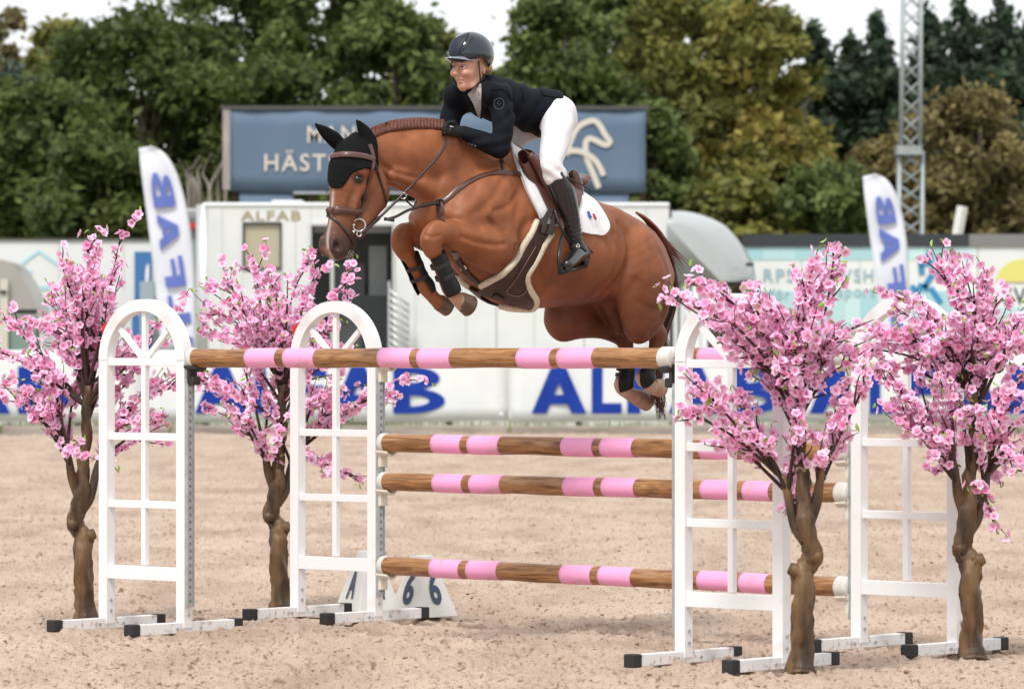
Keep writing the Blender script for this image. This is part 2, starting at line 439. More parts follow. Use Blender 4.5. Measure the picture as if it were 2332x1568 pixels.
m_white = mat('white tarpaulin', (.80, .80, .79), .55, col2=(.74, .75, .75), vscale=1.2, bump=.15, bscale=2)
m_blue = mat('blue print', (.008, .036, .28), .65, col2=(.012, .05, .34), vscale=2, spec=.2)
def letter(ch, o, w, h, th=.004):
    """block capital, lower left at o, in the plane facing the camera"""
    mb = MB(); k_ = [0]
    def pl(*uv):
        k_[0] += 1; mb.poly([np.asarray(o) + X3 * u * w + Z3 * v * h + Y3 * .0005 * k_[0] for u, v in uv], (0, -th * (1 + .22 * k_[0]), 0))
    if ch == 'A':
        pl((0, 0), (.27, 0), (.62, 1), (.36, 1)); pl((1, 0), (.73, 0), (.50, .66), (.62, 1)); pl((.33, .20), (.67, .20), (.60, .40), (.40, .40))
    if ch == 'L': pl((0, 0), (.36, 0), (.36, 1), (0, 1)); pl((.36, 0), (1, 0), (1, .22), (.36, .22))
    if ch == 'F': pl((0, 0), (.36, 0), (.36, 1), (0, 1)); pl((.36, .78), (1, .78), (1, 1), (.36, 1)); pl((.36, .40), (.92, .40), (.92, .60), (.36, .60))
    if ch == 'B':
        pl((0, 0), (.32, 0), (.32, 1), (0, 1))
        for c, r, rw in ((.75, .25, .58), (.27, .27, .68)):
            ang = [math.pi / 2 - math.pi * i / 12 for i in range(13)]
            out = [(.32 + rw * math.cos(a), c + r * math.sin(a)) for a in ang]; inn = [(.32 + (rw - .30) * math.cos(a), c + (r - .15) * math.sin(a)) for a in ang]
            for i in range(12): pl(out[i], out[i + 1], inn[i + 1], inn[i])
    return mb

# ---- printed banners hung along the arena
YB = 86.0
def wavy(name, x0, x1, z0, z1, Y, m, parent, amp=.02, seed=0, n=26):
    A = np.zeros((n, 6, 3))
    for i in range(n):
        for j in range(6):
            x = x0 + (x1 - x0) * i / (n - 1); z = z0 + (z1 - z0) * j / 5
            A[i, j] = (x, Y + amp * math.sin(x * 3.1 + seed + z) + amp * .6 * math.sin(x * 7.3 + z * 2 + seed), z + .02 * math.sin(x * 1.7 + seed) * (1 - j / 5))
    mb = MB().sheet(A, .006, (0, 1, 0)); return mb.build(name, m, parent, smooth=True)
words = [(-411, 'white banner with blue capitals behind the blossom tree beside the parked camper', (-900, 330)),
         (443, 'white banner with blue capitals seen through the standards beside the trailer steps', (330, 1160)),
         (1210, 'white banner with blue capitals directly behind the hind hooves of the horse', (1160, 1790)),
         (1842, 'white banner with blue capitals behind two blossom trees below the turquoise hoarding', (1790, 2420)),
         (2500, 'white banner with blue capitals beyond the last blossom tree', (2420, 3100))]
m_stake = mat('dark timber stake', (.10, .065, .045), .9, col2=(.06, .04, .03), vscale=6)
for k, (wx, lab, (b0, b1)) in enumerate(words):
    a = at(b0, 960, YB); c = at(b1, 797, YB)
    root = empty('banner', ((a[0] + c[0]) / 2, YB, 0), lab, 'banner')
    wavy('cloth', a[0] + .02, c[0] - .02, a[2], c[2], YB, m_white, root, seed=k * 2.1)
    sc = 120 / 597.
    for ch, u0, u1 in (('A', 0, 125), ('L', 137, 205), ('F', 218, 300), ('A', 312, 434), ('B', 452, 570)):
        if wx + u1 > b1 or wx + u0 < b0: continue
        lo, hi = at(wx + u0, 941, YB - .036), at(wx + u1, 834, YB - .036)
        letter(ch, lo, hi[0] - lo[0], hi[2] - lo[2]).build('letter', m_blue, root)
    n = max(1, round((c[0] - a[0]) / 2.4))
    for i in range(n):
        x = a[0] + (c[0] - a[0]) * (i + .5) / n
        MB().box((x, YB + .09, .6), .12, .09, 1.5).build('stake', m_stake, root)

# ---- feather flags
m_flag = mat('pale flag cloth', (.74, .76, .82), .7, col2=(.70, .72, .79), vscale=2)
m_fblue = mat('faded blue print', (.10, .15, .46), .7, col2=(.12, .17, .5), vscale=3)
def feather(Y, right, left, glyphs, lab):
    """outlines top to bottom in picture points"""
    Rr = catmull(right, 6); Ll = catmull(left, 6)
    root = empty('feather_flag', at(*Ll[-1], Y) * [1, 1, 0], lab, 'flag', 'feather flags behind the banners')
    n = len(Rr); A = np.zeros((n, 7, 3))
    for i in range(n):
        l, r = at(*Ll[i], Y), at(*Rr[i], Y)
        for j in range(7):
            A[i, j] = l + (r - l) * j / 6; A[i, j, 1] += .05 * math.sin(j / 6 * math.pi) + .015 * math.sin(i * .6)
    MB().sheet(A, .006, (0, -1, 0)).build('cloth', m_flag, root, smooth=True)
    pole = [at(*Rr[i], Y + .02) for i in range(0, n, 2)]; pole.append(np.array([pole[-1][0] + .1, Y + .02, 0]))
    MB().tube(pole, [.012 + .012 * i / len(pole) for i in range(len(pole))], 8).build('pole', mat('flag pole', (.55, .56, .58), .4), root, smooth=True)
    for ch, (px, py), up, rt_ in glyphs:
        # up / rt_: letter axes in picture points
        o_ = at(px, py, Y - .03); U = at(px + up[0], py + up[1], Y - .03) - o_; Rt = at(px + rt_[0], py + rt_[1], Y - .03) - o_
        mb = letter(ch, (0, 0, 0), 1, 1, .004); mb.v = [tuple(o_ + Rt * v[0] + U * v[2] + Y3 * v[1]) for v in mb.v]; mb.build('letter', m_fblue, root)
feather(88, [(342, 333), (376, 352), (405, 405), (428, 500), (440, 620), (445, 800)], [(316, 338), (320, 380), (330, 460), (343, 560), (354, 660), (368, 800)],
        [('B', (351, 474), (-10, -84) if 0 else (49, -5), (-12, -80)), ('A', (365, 570), (46, -6), (-9, -82)), ('F', (378, 655), (46, -6), (-10, -68)), ('L', (390, 740), (46, -6), (-9, -66)), ('A', (398, 805), (44, -6), (-6, -50))],
        'tall white feather flag with faded blue capitals beside the trailer')
feather(90, [(1990, 396), (2020, 412), (2045, 460), (2062, 550), (2070, 680), (2072, 790)], [(1964, 402), (1968, 450), (1980, 540), (1992, 620), (2002, 700), (2012, 790)],
        [('B', (1999, 512), (42, -6), (-11, -64)), ('A', (2006, 598), (44, -5), (-6, -78)), ('F', (2022, 668), (42, -5), (-8, -62)), ('L', (2030, 745), (42, -5), (-8, -60))],
        'tall white feather flag with faded blue capitals in front of the lattice mast')

# ---- horse trailer
YT = 93.0
def ptz(px, py, Y=YT): return at(px, py, Y)
m_body = mat('cream trailer panel', (.75, .755, .74), .35, col2=(.66, .67, .66), vscale=.8, coat=.2)
m_alu = mat('aluminium trim', (.62, .63, .63), .35, metal=.6)
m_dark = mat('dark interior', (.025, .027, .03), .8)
m_gdark = mat('grey partition', (.13, .135, .14), .7)
def slab(name, px0, py0, px1, py1, Y, depth, m, parent=None, bev=0.0):
    a, c = at(px0, py1, Y), at(px1, py0, Y)
    return MB().box(((a[0] + c[0]) / 2, Y + depth / 2, (a[2] + c[2]) / 2), c[0] - a[0], depth, c[2] - a[2], bev=bev).build(name, m, parent)
tr = empty('horse_trailer', at(960, 960, YT) * [1, 1, 0] + [0, YT * 0, 0], 'cream white horse trailer with an open side door and tan lettering', 'trailer')
# side wall in panels round the door and the window
for (x0, y0, x1, y1) in ((462, 470, 553, 985), (553, 470, 640, 508), (553, 612, 640, 985), (640, 470, 708, 985), (708, 470, 895, 512), (895, 470, 1130, 985), (1131, 470, 1330, 985), (1331, 470, 1524, 985)):
    slab('panel', x0, y0, x1 - .6, y1, YT, .12, m_body, tr)
slab('roof', 459, 461, 1525, 471, YT - .04, 2.4, mat('white roof', (.80, .82, .83), .3), tr, bev=.05)
slab('rear_wall', 462, 471, 1524, 985, YT + 2.3, .08, m_gdark, tr)
_c = at(464, 985, YT); MB().tube([(_c[0], YT + .14, 0), (_c[0], YT + .14, at(0, 466, YT)[2])], .17, 16).build('corner_post', m_alu, tr, smooth=True)
# back end seen at a slant: open ramp frame
slab('end_frame', 428, 476, 455, 985, YT + .6, .05, mat('grey end wall', (.30, .33, .35), .6), tr)
slab('light_bar', 424, 508, 455, 520, YT + .45, .1, mat('red reflector', (.55, .03, .03), .4), tr)
slab('end_rail', 418, 474, 458, 482, YT + .4, .08, m_alu, tr)
slab('end_post', 446, 520, 452, 985, YT + .42, .08, mat('brown door edge', (.20, .12, .10), .6), tr)
win = slab('window', 556, 511, 637, 609, YT + .03, .02, mat('beige blind', (.42, .37, .25), .25, coat=.6, col2=(.47, .42, .30), vscale=.7), tr)
for (x0, y0, x1, y1) in ((552, 506, 641, 511), (552, 609, 641, 614), (552, 511, 556, 609), (637, 511, 641, 609)):
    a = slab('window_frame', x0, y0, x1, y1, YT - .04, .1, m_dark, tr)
for (x0, y0, x1, y1) in ((704, 508, 709, 985), (893, 508, 899, 985), (709, 508, 893, 514)): slab('door_frame', x0, y0, x1, y1, YT - .05, .2, m_alu, tr)
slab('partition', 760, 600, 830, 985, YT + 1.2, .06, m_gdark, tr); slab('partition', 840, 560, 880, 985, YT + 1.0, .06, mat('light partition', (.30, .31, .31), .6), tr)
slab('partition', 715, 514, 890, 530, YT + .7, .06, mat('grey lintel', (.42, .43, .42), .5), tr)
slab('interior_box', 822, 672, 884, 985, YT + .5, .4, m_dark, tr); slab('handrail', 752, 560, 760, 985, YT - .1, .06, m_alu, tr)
slab('ramp_side', 640, 560, 642.5, 985, YT - .02, .03, m_alu, tr)
# folding steps with rungs
for i in range(9):
    y0 = 660 + i * 16; a, b2 = at(886, y0, YT - .5), at(930, y0 + 34, YT - .5)
    MB().tube([a, b2], .03, 6).build('step_rail', m_alu, tr, smooth=True)
slab('step_post', 883, 640, 888, 985, YT - .5, .06, m_alu, tr); slab('step_post', 928, 690, 932, 985, YT - .5, .06, m_alu, tr)
for i in range(5): 
    a, b2 = at(704 + i * 5, 650 + i * 22, YT - .5), at(712 + i * 6, 985, YT - .5); MB().tube([a, b2], .025, 6).build('step_rail', m_alu, tr, smooth=True)
for px, py in ((505, 0), (672, 0), (945, 0), (1060, 700), (1215, 0), (1400, 690), (1470, 0)): slab('seam', px, 471, px + 2, 985, YT - .006, .02, mat('panel seam', (.50, .51, .50), .5), tr)
slab('seam', 1524, 470, 1528, 985, YT - .02, .1, m_dark, tr)
slab('roof_vent', 618, 456, 690, 461, YT + .6, .6, mat('white roof', (.8, .82, .83)), tr, bev=.03)
V_, F_ = text_mesh('ALFAB', 1, .012, 1.12)
lettering('lettering', 'ALFAB', at(548, 503, YT - .006), X3, Z3, at(0, 480, YT)[2] - at(0, 503, YT)[2], mat('tan print', (.33, .28, .16), .5), tr, width=at(685, 0, YT)[0] - at(548, 0, YT)[0], bold=.02, spacing=1.15)
# rounded nose over the coupling
nose = [(1530, 640), (1530, 476), (1570, 478), (1620, 492), (1660, 515), (1695, 555), (1718, 595), (1727, 625), (1727, 640)]
nc = catmull([at(*q, YT - .1) for q in nose[1:]], 5); prof = [at(*nose[0], YT - .1)] + list(nc)
PF = np.array(prof); cen = np.array([PF[:, 0].min() - .3, 0, PF[:, 2].min() - .1]); LV, LF = [], []
for k in range(9):
    a = k / 8 * math.pi / 2; sc_ = .62 + .38 * math.sin(a)
    for p in PF: LV.append((cen[0] + (p[0] - cen[0]) * sc_, YT - .12 + 1.2 * (1 - math.sin(a)) * 0 + 1.0 * (1 - math.cos(a)) , cen[2] + (p[2] - cen[2]) * (.80 + .20 * math.sin(a))))
nP = len(PF)
for k in range(8):
    for i in range(nP): LF.append((k * nP + i, k * nP + (i + 1) % nP, (k + 1) * nP + (i + 1) % nP, (k + 1) * nP + i))
LF.append(tuple(range(nP))); LF.append(tuple(8 * nP + i for i in range(nP)))
MB().add(LV, LF).build('nose', mat('pearl fibreglass', (.43, .45, .45), .2, coat=.5, metal=.15), tr, smooth=True)
slab('nose_shade_strip', 1560, 640, 1712, 648, YT, 2.0, m_dark, tr); slab('vent_slot', 1698, 598, 1716, 606, YT - .14, .05, m_dark, tr)  # dark strip below the nose stands in for the shade there
for i, px in enumerate((1532, 1548, 1566, 1590)): slab('front_rib', px, 642, px + 11, 985, YT + .1 + .05 * i, .12, m_body, tr)
for px in (980, 1120):
    c0 = at(px, 985, YT); MB().tube([(c0[0], YT + .1, .42), (c0[0], YT + .42, .42)], .42, 24).build('wheel', mat('tyre', (.02, .02, .02), .8), tr)

# ---- camper parked at the left
YC = 91.0
cp = empty('camper', at(20, 985, YC) * [1, 1, 0], 'grey beige camper with a sloping nose and tinted side window parked behind the banner', 'camper')
m_cb = mat('grey beige fibreglass', (.36, .34, .31), .35, coat=.3)
prof = catmull([at(*q, YC) for q in ((-160, 592), (-20, 590), (25, 600), (52, 632), (72, 668), (86, 705))], 5)
prof = list(prof) + [at(88, 722, YC), at(-160, 722, YC)]
MB().poly(prof, (0, 2.2, 0)).build('overcab', m_cb, cp); auto_smooth(cp.children[-1], 35)
slab('recess', -160, 704, 84, 714, YC - .012, .1, m_dark, cp)
slab('lower_body', -160, 722, 100, 960, YC + .02, 2.1, mat('white camper body', (.70, .70, .66), .3, coat=.3), cp, bev=.08)
slab('window', 18, 738, 84, 812, YC - .01, .06, mat('green tinted glass', (.18, .27, .22), .12, coat=.5), cp, bev=.02)
for (x0, y0, x1, y1) in ((14, 734, 88, 738), (14, 812, 88, 816), (84, 738, 88, 812), (14, 738, 18, 812)): slab('window_frame', x0, y0, x1, y1, YC - .03, .08, m_dark, cp)
slab('awning_post', 0, 635, 18, 960, YC - .15, .1, mat('cream plastic', (.60, .56, .48), .5), cp); slab('hook', 0, 661, 14, 668, YC - .2, .06, m_dark, cp)
slab('mirror', 106, 806, 150, 828, YC - .2, .15, m_dark, cp, bev=.03)

# ---- hoardings along the back
YH = 98.0
def hoarding(x0, x1, ytop, m, lab, npan):
    a = at(x0, ytop, YH)
    root = empty('hoarding', ((at(x0, 0, YH)[0] + at(x1, 0, YH)[0]) / 2, YH, 0), lab, 'hoarding')
    for i in range(npan):
        u0, u1 = x0 + (x1 - x0) * i / npan, x0 + (x1 - x0) * (i + 1) / npan
        slab('panel', u0 + .5, ytop, u1 - .5, 985, YH, .06, m, root)
    return root
m_hw = mat('white hoarding', (.76, .77, .75), .5, col2=(.70, .72, .71), vscale=.6)
h1 = hoarding(-900, 430, 545, m_hw, 'white hoarding with a pale blue house outline behind the camper', 9)
slab('top_rail', -900, 543, 430, 547, YH - .05, .12, mat('dark rail', (.10, .10, .09), .7), h1)
m_lb = mat('pale blue print', (.42, .66, .74), .5)
def stroke(name, pts, wd, Y, m, parent, th=.01, smooth=3):
    P = catmull([at(*q, Y) for q in pts], smooth) if smooth > 1 else np.array([at(*q, Y) for q in pts])
    A = np.zeros((len(P), 2, 3))
    for i in range(len(P)):
        t = unit(P[min(i + 1, len(P) - 1)] - P[max(i - 1, 0)]); nrm = np.array([-t[2], 0, t[0]])
        A[i, 0] = P[i] - nrm * wd / 2; A[i, 1] = P[i] + nrm * wd / 2
    return MB().sheet(A, th, (0, -1, 0)).build(name, m, parent)
stroke('roof_outline', [(38, 610), (88, 572), (142, 610)], .07, YH - .01, m_lb, h1, smooth=1)
stroke('wall_outline', [(68, 615), (68, 660)], .09, YH - .01, m_lb, h1, smooth=1); stroke('sill_outline', [(68, 655), (132, 655)], .09, YH - .01, m_lb, h1, smooth=1)
stroke('sill_outline', [(60, 700), (140, 700)], .09, YH - .01, m_lb, h1, smooth=1)
m_sb = mat('blue sign print', (.05, .17, .40), .5)
slab('blue_sign', 306, 573, 346, 685, YH - .03, .02, m_sb, h1)
stroke('sign_letter', [(334, 655), (336, 610), (340, 605)], .08, YH - .05, mat('white print', (.8, .8, .8)), h1)
slab('grey_cabinet', 318, 640, 350, 760, YH - .6, .4, mat('grey blue cabinet', (.35, .42, .47), .6), h1); slab('blue_base', 300, 690, 345, 800, YH - .4, .2, m_sb, h1)
h2 = hoarding(1690, 2225, 560, mat('turquoise white hoarding', (.78, .80, .77), .5), 'white hoarding with turquoise bands and a blue rider emblem below the lattice mast', 4)
slab('top_band', 1690, 533, 2205, 561, YH - .06, .1, mat('charcoal band', (.035, .04, .045), .7), h2)
m_tq = [mat('turquoise print %d' % i, c, .5) for i, c in enumerate(((.40, .64, .67), (.48, .70, .72), (.56, .76, .77)))]
rr = random.Random(8)
for (y0, y1) in ((563, 592), (662, 745)):
    for i in range(14): slab('colour_tile', 1700 + i * 37, y0, 1700 + i * 37 + 36.5, y1, YH - .012, .02, m_tq[rr.randrange(3)], h2)
m_pg = mat('grey blue print', (.30, .45, .52), .5)
def word(txt, px, py, h, w, m, par, Y=YH - .02):
    lettering('lettering', txt, at(px, py, Y), X3, Z3, at(0, py - h, Y)[2] - at(0, py, Y)[2], m, par, width=at(px + w, 0, Y)[0] - at(px, 0, Y)[0], bold=.01, spacing=1.2)
word('RPS', 1738, 642, 30, 70, m_pg, h2); word('LAVSH', 1868, 642, 30, 120, m_pg, h2); word('nför', 1738, 683, 26, 60, m_pg, h2); word('sport', 1908, 686, 32, 84, m_pg, h2)
m_rb = mat('rider emblem blue', (.03, .25, .50), .5)
for pts in ([(2090, 602), (2108, 598), (2115, 575), (2120, 600), (2124, 620), (2112, 640), (2104, 655)], [(2075, 650), (2088, 665), (2098, 645)], [(2118, 655), (2130, 672), (2142, 690)], [(2128, 620), (2145, 630), (2160, 640)], [(2096, 605), (2100, 625)], [(2104, 648), (2110, 662)]):
    stroke('emblem_stroke', pts, .12, YH - .02, m_rb, h2)
h3 = hoarding(2226, 3200, 560, m_hw, 'white hoarding with a yellow half sun beside the turquoise hoarding', 5)
slab('top_band', 2206, 533, 3200, 561, YH - .05, .1, mat('grey band', (.20, .20, .20), .7), h3)
sunp = [(2268 + 62 * (1 - math.cos(a)), 642 - 0 - 52 * math.sin(a)) for a in np.linspace(0, math.pi, 18)]
MB().poly([at(*q, YH - .02) for q in sunp], (0, -.01, 0)).build('half_sun', mat('yellow print', (.72, .66, .18), .5), h3)
word('SV', 2285, 694, 40, 50, mat('charcoal print', (.06, .06, .06), .5), h3)
stroke('swoosh', [(2262, 715), (2300, 708), (2345, 712)], .2, YH - .02, m_tq[1], h3)
# low rails and ground equipment behind banner at the right
for i, yy in enumerate((752, 785)):
    o_ = slab('guard_rail', 1740, yy, 2331, yy + 14, 95 - i, .15, m_log); tag(o_, ('upper' if i == 0 else 'lower') + ' grey timber guard rail below the turquoise hoarding', 'rail')

# ---- big blue hoarding on stilts
YBB = 105.0
bb = empty('billboard', at(990, 985, YBB) * [1, 1, 0], 'grey blue cloth billboard on posts with cream lettering and a horse line emblem', 'billboard')
m_bb = mat('grey blue cloth', (.105, .158, .232), .8, col2=(.13, .185, .262), vscale=.5, bump=.25, bscale=1.5)
a, c = at(523, 437, YBB), at(1470, 250, YBB); wavy('cloth', a[0], c[0], a[2], c[2], YBB, m_bb, bb, amp=.015, n=40)
for x0, x1 in ((545, 668), (1010, 1432)):
    a, c = at(x0, 470, YBB), at(x1, 434, YBB); wavy('lower_cloth', a[0], c[0], a[2] - 2, c[2], YBB + .06, m_bb, bb, amp=.01)
slab('top_board', 503, 241, 1480, 250, YBB - .05, .3, mat('dark board', (.08, .075, .07), .8), bb)
slab('bottom_rail', 668, 437, 1010, 441, YBB - .02, .1, mat('pale rail', (.5, .52, .53), .7), bb)
slab('side_post', 507, 250, 524, 432, YBB - .04, .35, mat('pinkish grey timber', (.42, .36, .35), .85, col2=(.33, .28, .27), vscale=4, stretch=(4, 4, .5)), bb)
for x in (530, 700, 990, 1300, 1455): slab('leg', x, 430, x + 14, 985, YBB + .2, .2, m_stake, bb)
m_cream = mat('cream print', (.66, .60, .52), .6)
for txt, px, py, h, w in (('MAN', 700, 325, 38, 108), ('HÄSTS', 602, 390, 48, 168)): word(txt, px, py, h, w, m_cream, bb, YBB - .03)
for pts, wd in (([(1290, 355), (1300, 318), (1318, 288), (1348, 275), (1364, 284), (1378, 308), (1388, 322), (1378, 330), (1352, 318), (1340, 316), (1333, 328), (1336, 360), (1350, 395), (1363, 428)], .13), ([(1270, 352), (1295, 344), (1325, 346), (1352, 362), (1366, 382), (1374, 400)], .13)):
    stroke('emblem_stroke', pts, wd, YBB - .03 - .02 * (len(pts) < 8), m_cream, bb, smooth=5)

# ---- lattice mast
YM = 100.0
ms = empty('lattice_mast', at(2070, 985, YM) * [1, 1, 0], 'galvanised steel lattice mast rising beside the feather flag', 'mast')
m_galv = mat('galvanised steel', (.38, .42, .42), .5, metal=.3, col2=(.30, .33, .33), vscale=2)
def leg_pts(px_top, px_bot, y0, y1, Y): return [at(px_bot, y1, Y), at(px_top, y0, Y)]
Zc = .36
sections = [((2057, 2096), (2050, 2094), 0 - 60, 345), ((2047, 2099), (2043, 2098), 345, 960)]
for (t0, t1), (b0, b1), y0, y1 in sections:
    zb, zt = at(0, y1, YM)[2], at(0, y0, YM)[2]
    cor = []
    for px_t, px_b, yy in ((t0, b0, -Zc / 2), (t1, b1, -Zc / 2), (t1, b1, Zc / 2), (t0, b0, Zc / 2)):
        p0, p1 = at(px_b, y1, YM), at(px_t, y0, YM); p0[1] += yy; p1[1] += yy; cor.append((p0, p1))
        MB().tube([p0, p1], .042, 6).build('leg', m_galv, ms, smooth=True)
    nb = int((zt - zb) / .36)
    for f0, f1 in ((0, 1), (1, 2), (2, 3), (3, 0)):
        mb = MB()
        for i in range(nb):
            ta, tb = i / nb, (i + 1) / nb
            A0 = cor[f0][0] + (cor[f0][1] - cor[f0][0]) * ta; A1 = cor[f0][0] + (cor[f0][1] - cor[f0][0]) * tb
            B0 = cor[f1][0] + (cor[f1][1] - cor[f1][0]) * ta; B1 = cor[f1][0] + (cor[f1][1] - cor[f1][0]) * tb
            mb.tube([A0, B1], .016, 5); mb.tube([B0, A1], .016, 5)
        mb.build('bracing', m_galv, ms, smooth=True)
slab('collar', 2043, 332, 2099, 352, YM - .35, .7, m_galv, ms)
slab('lamp_bracket', 2070, 548, 2110, 560, YM - .5, .2, m_galv, ms)
c0 = at(2072, 572, YM - .6); MB().tube([c0 - [0, .2, 0], c0 + [0, .2, 0]], .22, 12).build('loudspeaker', mat('grey horn', (.45, .45, .43), .6), ms, smooth=False)
pp = MB().tube([at(2176, 552, 100), at(2191, 470, 100)], [.12, .12], 4); o = pp.build('white_post', mat('white paint', (.75, .74, .70), .5)); 
po = MB().box(at(2179, 560, 100) * [1, 1, 0] + [0, 0, 1.6], .1, .1, 3.2).build('stand', m_stake, o)
tag(o, 'leaning white post end rising above the charcoal hoarding band', 'post')
# ================================================================ the wood behind
def leaf_mat(name):
    m = bpy.data.materials.new(name); m.use_nodes = True; nt = m.node_tree; b = nt.nodes['Principled BSDF']
    a = nt.nodes.new('ShaderNodeAttribute'); a.attribute_name = 'tint'; nt.links.new(a.outputs['Color'], b.inputs['Base Color'])
    b.inputs['Roughness'].default_value = .6; b.inputs['Specular IOR Level'].default_value = .25
    tl = nt.nodes.new('ShaderNodeBsdfTranslucent'); nt.links.new(a.outputs['Color'], tl.inputs[0])
    ms_ = nt.nodes.new('ShaderNodeMixShader'); ms_.inputs[0].default_value = .3
    nt.links.new(b.outputs[0], ms_.inputs[1]); nt.links.new(tl.outputs[0], ms_.inputs[2]); nt.links.new(ms_.outputs[0], nt.nodes['Material Output'].inputs[0]); return m
M_LEAF = leaf_mat('foliage')
m_bark = mat('bark', (.10, .075, .055), .9, col2=(.17, .14, .11), vscale=5, stretch=(1, 1, .3))
m_bark2 = mat('pale bark', (.30, .27, .23), .9, col2=(.18, .15, .12), vscale=5, stretch=(1, 1, .3))
m_barkp = mat('pine bark', (.20, .10, .06), .9, col2=(.10, .07, .05), vscale=5)
PAL = {'dark': [(0.054, 0.078, 0.021), (0.077, 0.109, 0.028), (0.114, 0.145, 0.037), (0.148, 0.178, 0.050)],
       'mid': [(0.101, 0.136, 0.038), (0.142, 0.184, 0.051), (0.179, 0.219, 0.068), (0.089, 0.119, 0.037)],
       'olive': [(0.166, 0.178, 0.045), (0.226, 0.226, 0.058), (0.285, 0.267, 0.070), (0.130, 0.148, 0.038)],
       'gold': [(.20, .195, .05), (.25, .23, .055), (.30, .235, .055), (.145, .165, .045)],
       'pine': [(0.034, 0.055, 0.031), (0.046, 0.073, 0.039), (0.062, 0.095, 0.048), (0.036, 0.059, 0.036)],
       'brown': [(0.166, 0.140, 0.059), (0.218, 0.183, 0.074), (0.261, 0.214, 0.081), (0.177, 0.143, 0.068)],
       'blue': [(0.090, 0.130, 0.095), (0.113, 0.154, 0.120), (0.072, 0.101, 0.079), (0.106, 0.118, 0.073)]}
def foliage(name, centres, radii, n, size, pal, seed, parent, loc, upright=0.0):
    rg = np.random.default_rng(seed); centres = np.asarray(centres, float); radii = np.asarray(radii, float)
    vol = radii.prod(1) ** .67; k = rg.choice(len(centres), n, p=vol / vol.sum())
    d = rg.normal(size=(n, 3)); d /= np.linalg.norm(d, axis=1)[:, None]
    P = centres[k] + rg.normal(size=(n, 3)) * radii[k] * .62
    nm = d * .7 + rg.normal(size=(n, 3)) * .6 + [0, -.15, .35]; nm /= np.linalg.norm(nm, axis=1)[:, None]
    t = np.cross(nm, rg.normal(size=(n, 3))); t /= np.linalg.norm(t, axis=1)[:, None]
    if upright: t = t * (1 - upright) + np.array([0, 0, 1.]) * upright; t /= np.linalg.norm(t, axis=1)[:, None]
    bt = np.cross(nm, t); s = size * (.55 + .9 * rg.random(n))[:, None]
    V = np.stack([P - t * s, P + bt * s * .5 + nm * s * .15, P + t * s, P - bt * s * .5 + nm * s * .15], 1).reshape(-1, 3)
    pal = np.array(pal); cl = pal[rg.integers(0, len(pal), len(centres))]                  # each clump has its own leaf colour
    lc = cl[k] * .65 + pal[rg.integers(0, len(pal), n)] * .35; lc *= (.75 + .5 * rg.random((n, 1)))
    me = np_mesh(name, V - loc, np.arange(4 * n).reshape(-1, 4), M_LEAF, smooth=False); set_tint(me, np.repeat(lc, 4, 0))
    return link(name, me, parent)
def bg_tree(name, lab, px, ytop, wpx, Y, pal, seed, kind='broad', bark=None, ybot=560, n=9000, size=.145, trunk=True, group=None):
    rs = random.Random(seed); base = at(px, 985, Y) * [1, 1, 0]; top = at(px, ytop, Y)[2]; zb = at(px, ybot, Y)[2]
    hw_ = wpx / 2 * Y / FPX
    root = empty(name, base, lab, 'tree' if 'tree' in name else 'bush', group)
    C, Rd = [], []
    if kind == 'broad':
        for i in range(64):
            f = rs.random() ** .85; z = zb + (top - zb) * f
            prof = min(1.0, (.55 + 1.1 * f) if f < .4 else math.sqrt(max(.02, 1 - ((f - .4) / .62) ** 2)))
            a = rs.uniform(0, 6.28); rr_ = hw_ * prof * rs.uniform(.1, .92) ** .7
            r = hw_ * rs.uniform(.10, .24)
            C.append((base[0] + rr_ * math.cos(a), base[1] + rr_ * math.sin(a), min(z, top - r * .6))); Rd.append((r, r, r * rs.uniform(.55, .9)))
    elif kind == 'pine':
        for i in range(34):
            f = (i + .5) / 34; z = zb + (top - zb) * f; w_ = hw_ * 1.15 * (1.04 - f) ** .6 * rs.uniform(.7, 1.1) + .08
            a = i * 2.4 + rs.uniform(-.4, .4); rr_ = w_ * rs.uniform(.25, .85)
            C.append((base[0] + rr_ * math.cos(a), base[1] + rr_ * math.sin(a), z + .12 * rr_)); Rd.append((w_ * .5, w_ * .5, max(.25, w_ * .24)))
        C.append((base[0], base[1], top - .4)); Rd.append((.10, .10, .5))
    if trunk:
        lean = rs.uniform(-.25, .25); p = [base + [lean * t * 1.5 + .12 * math.sin(t * 7 + seed), 0, (top - .8) * t] for t in np.linspace(0, 1, 8)]
        MB().tube(p, [(.24 if kind == 'broad' else .2) * (1.05 - t) + .03 for t in np.linspace(0, 1, 8)], 8).build('trunk', bark or m_bark, root, smooth=True)
        for q in range(6 if kind == 'broad' else 0):
            c_ = C[rs.randrange(len(C))]; s0 = p[2 + q % 4]; m_ = (s0 + np.array(c_)) / 2 + [0, 0, .3]
            MB().tube(catmull([s0, m_, c_], 4), [.09 * (1 - t) + .02 for t in np.linspace(0, 1, 9)], 6).build('limb', bark or m_bark, root, smooth=True)
    foliage('crown', C, Rd, n, size, PAL[pal], seed, root, base)
    return root
GW = 'trees of the wood behind the hoardings'
T = lambda *a, **k: bg_tree(*a, group=GW, **k)
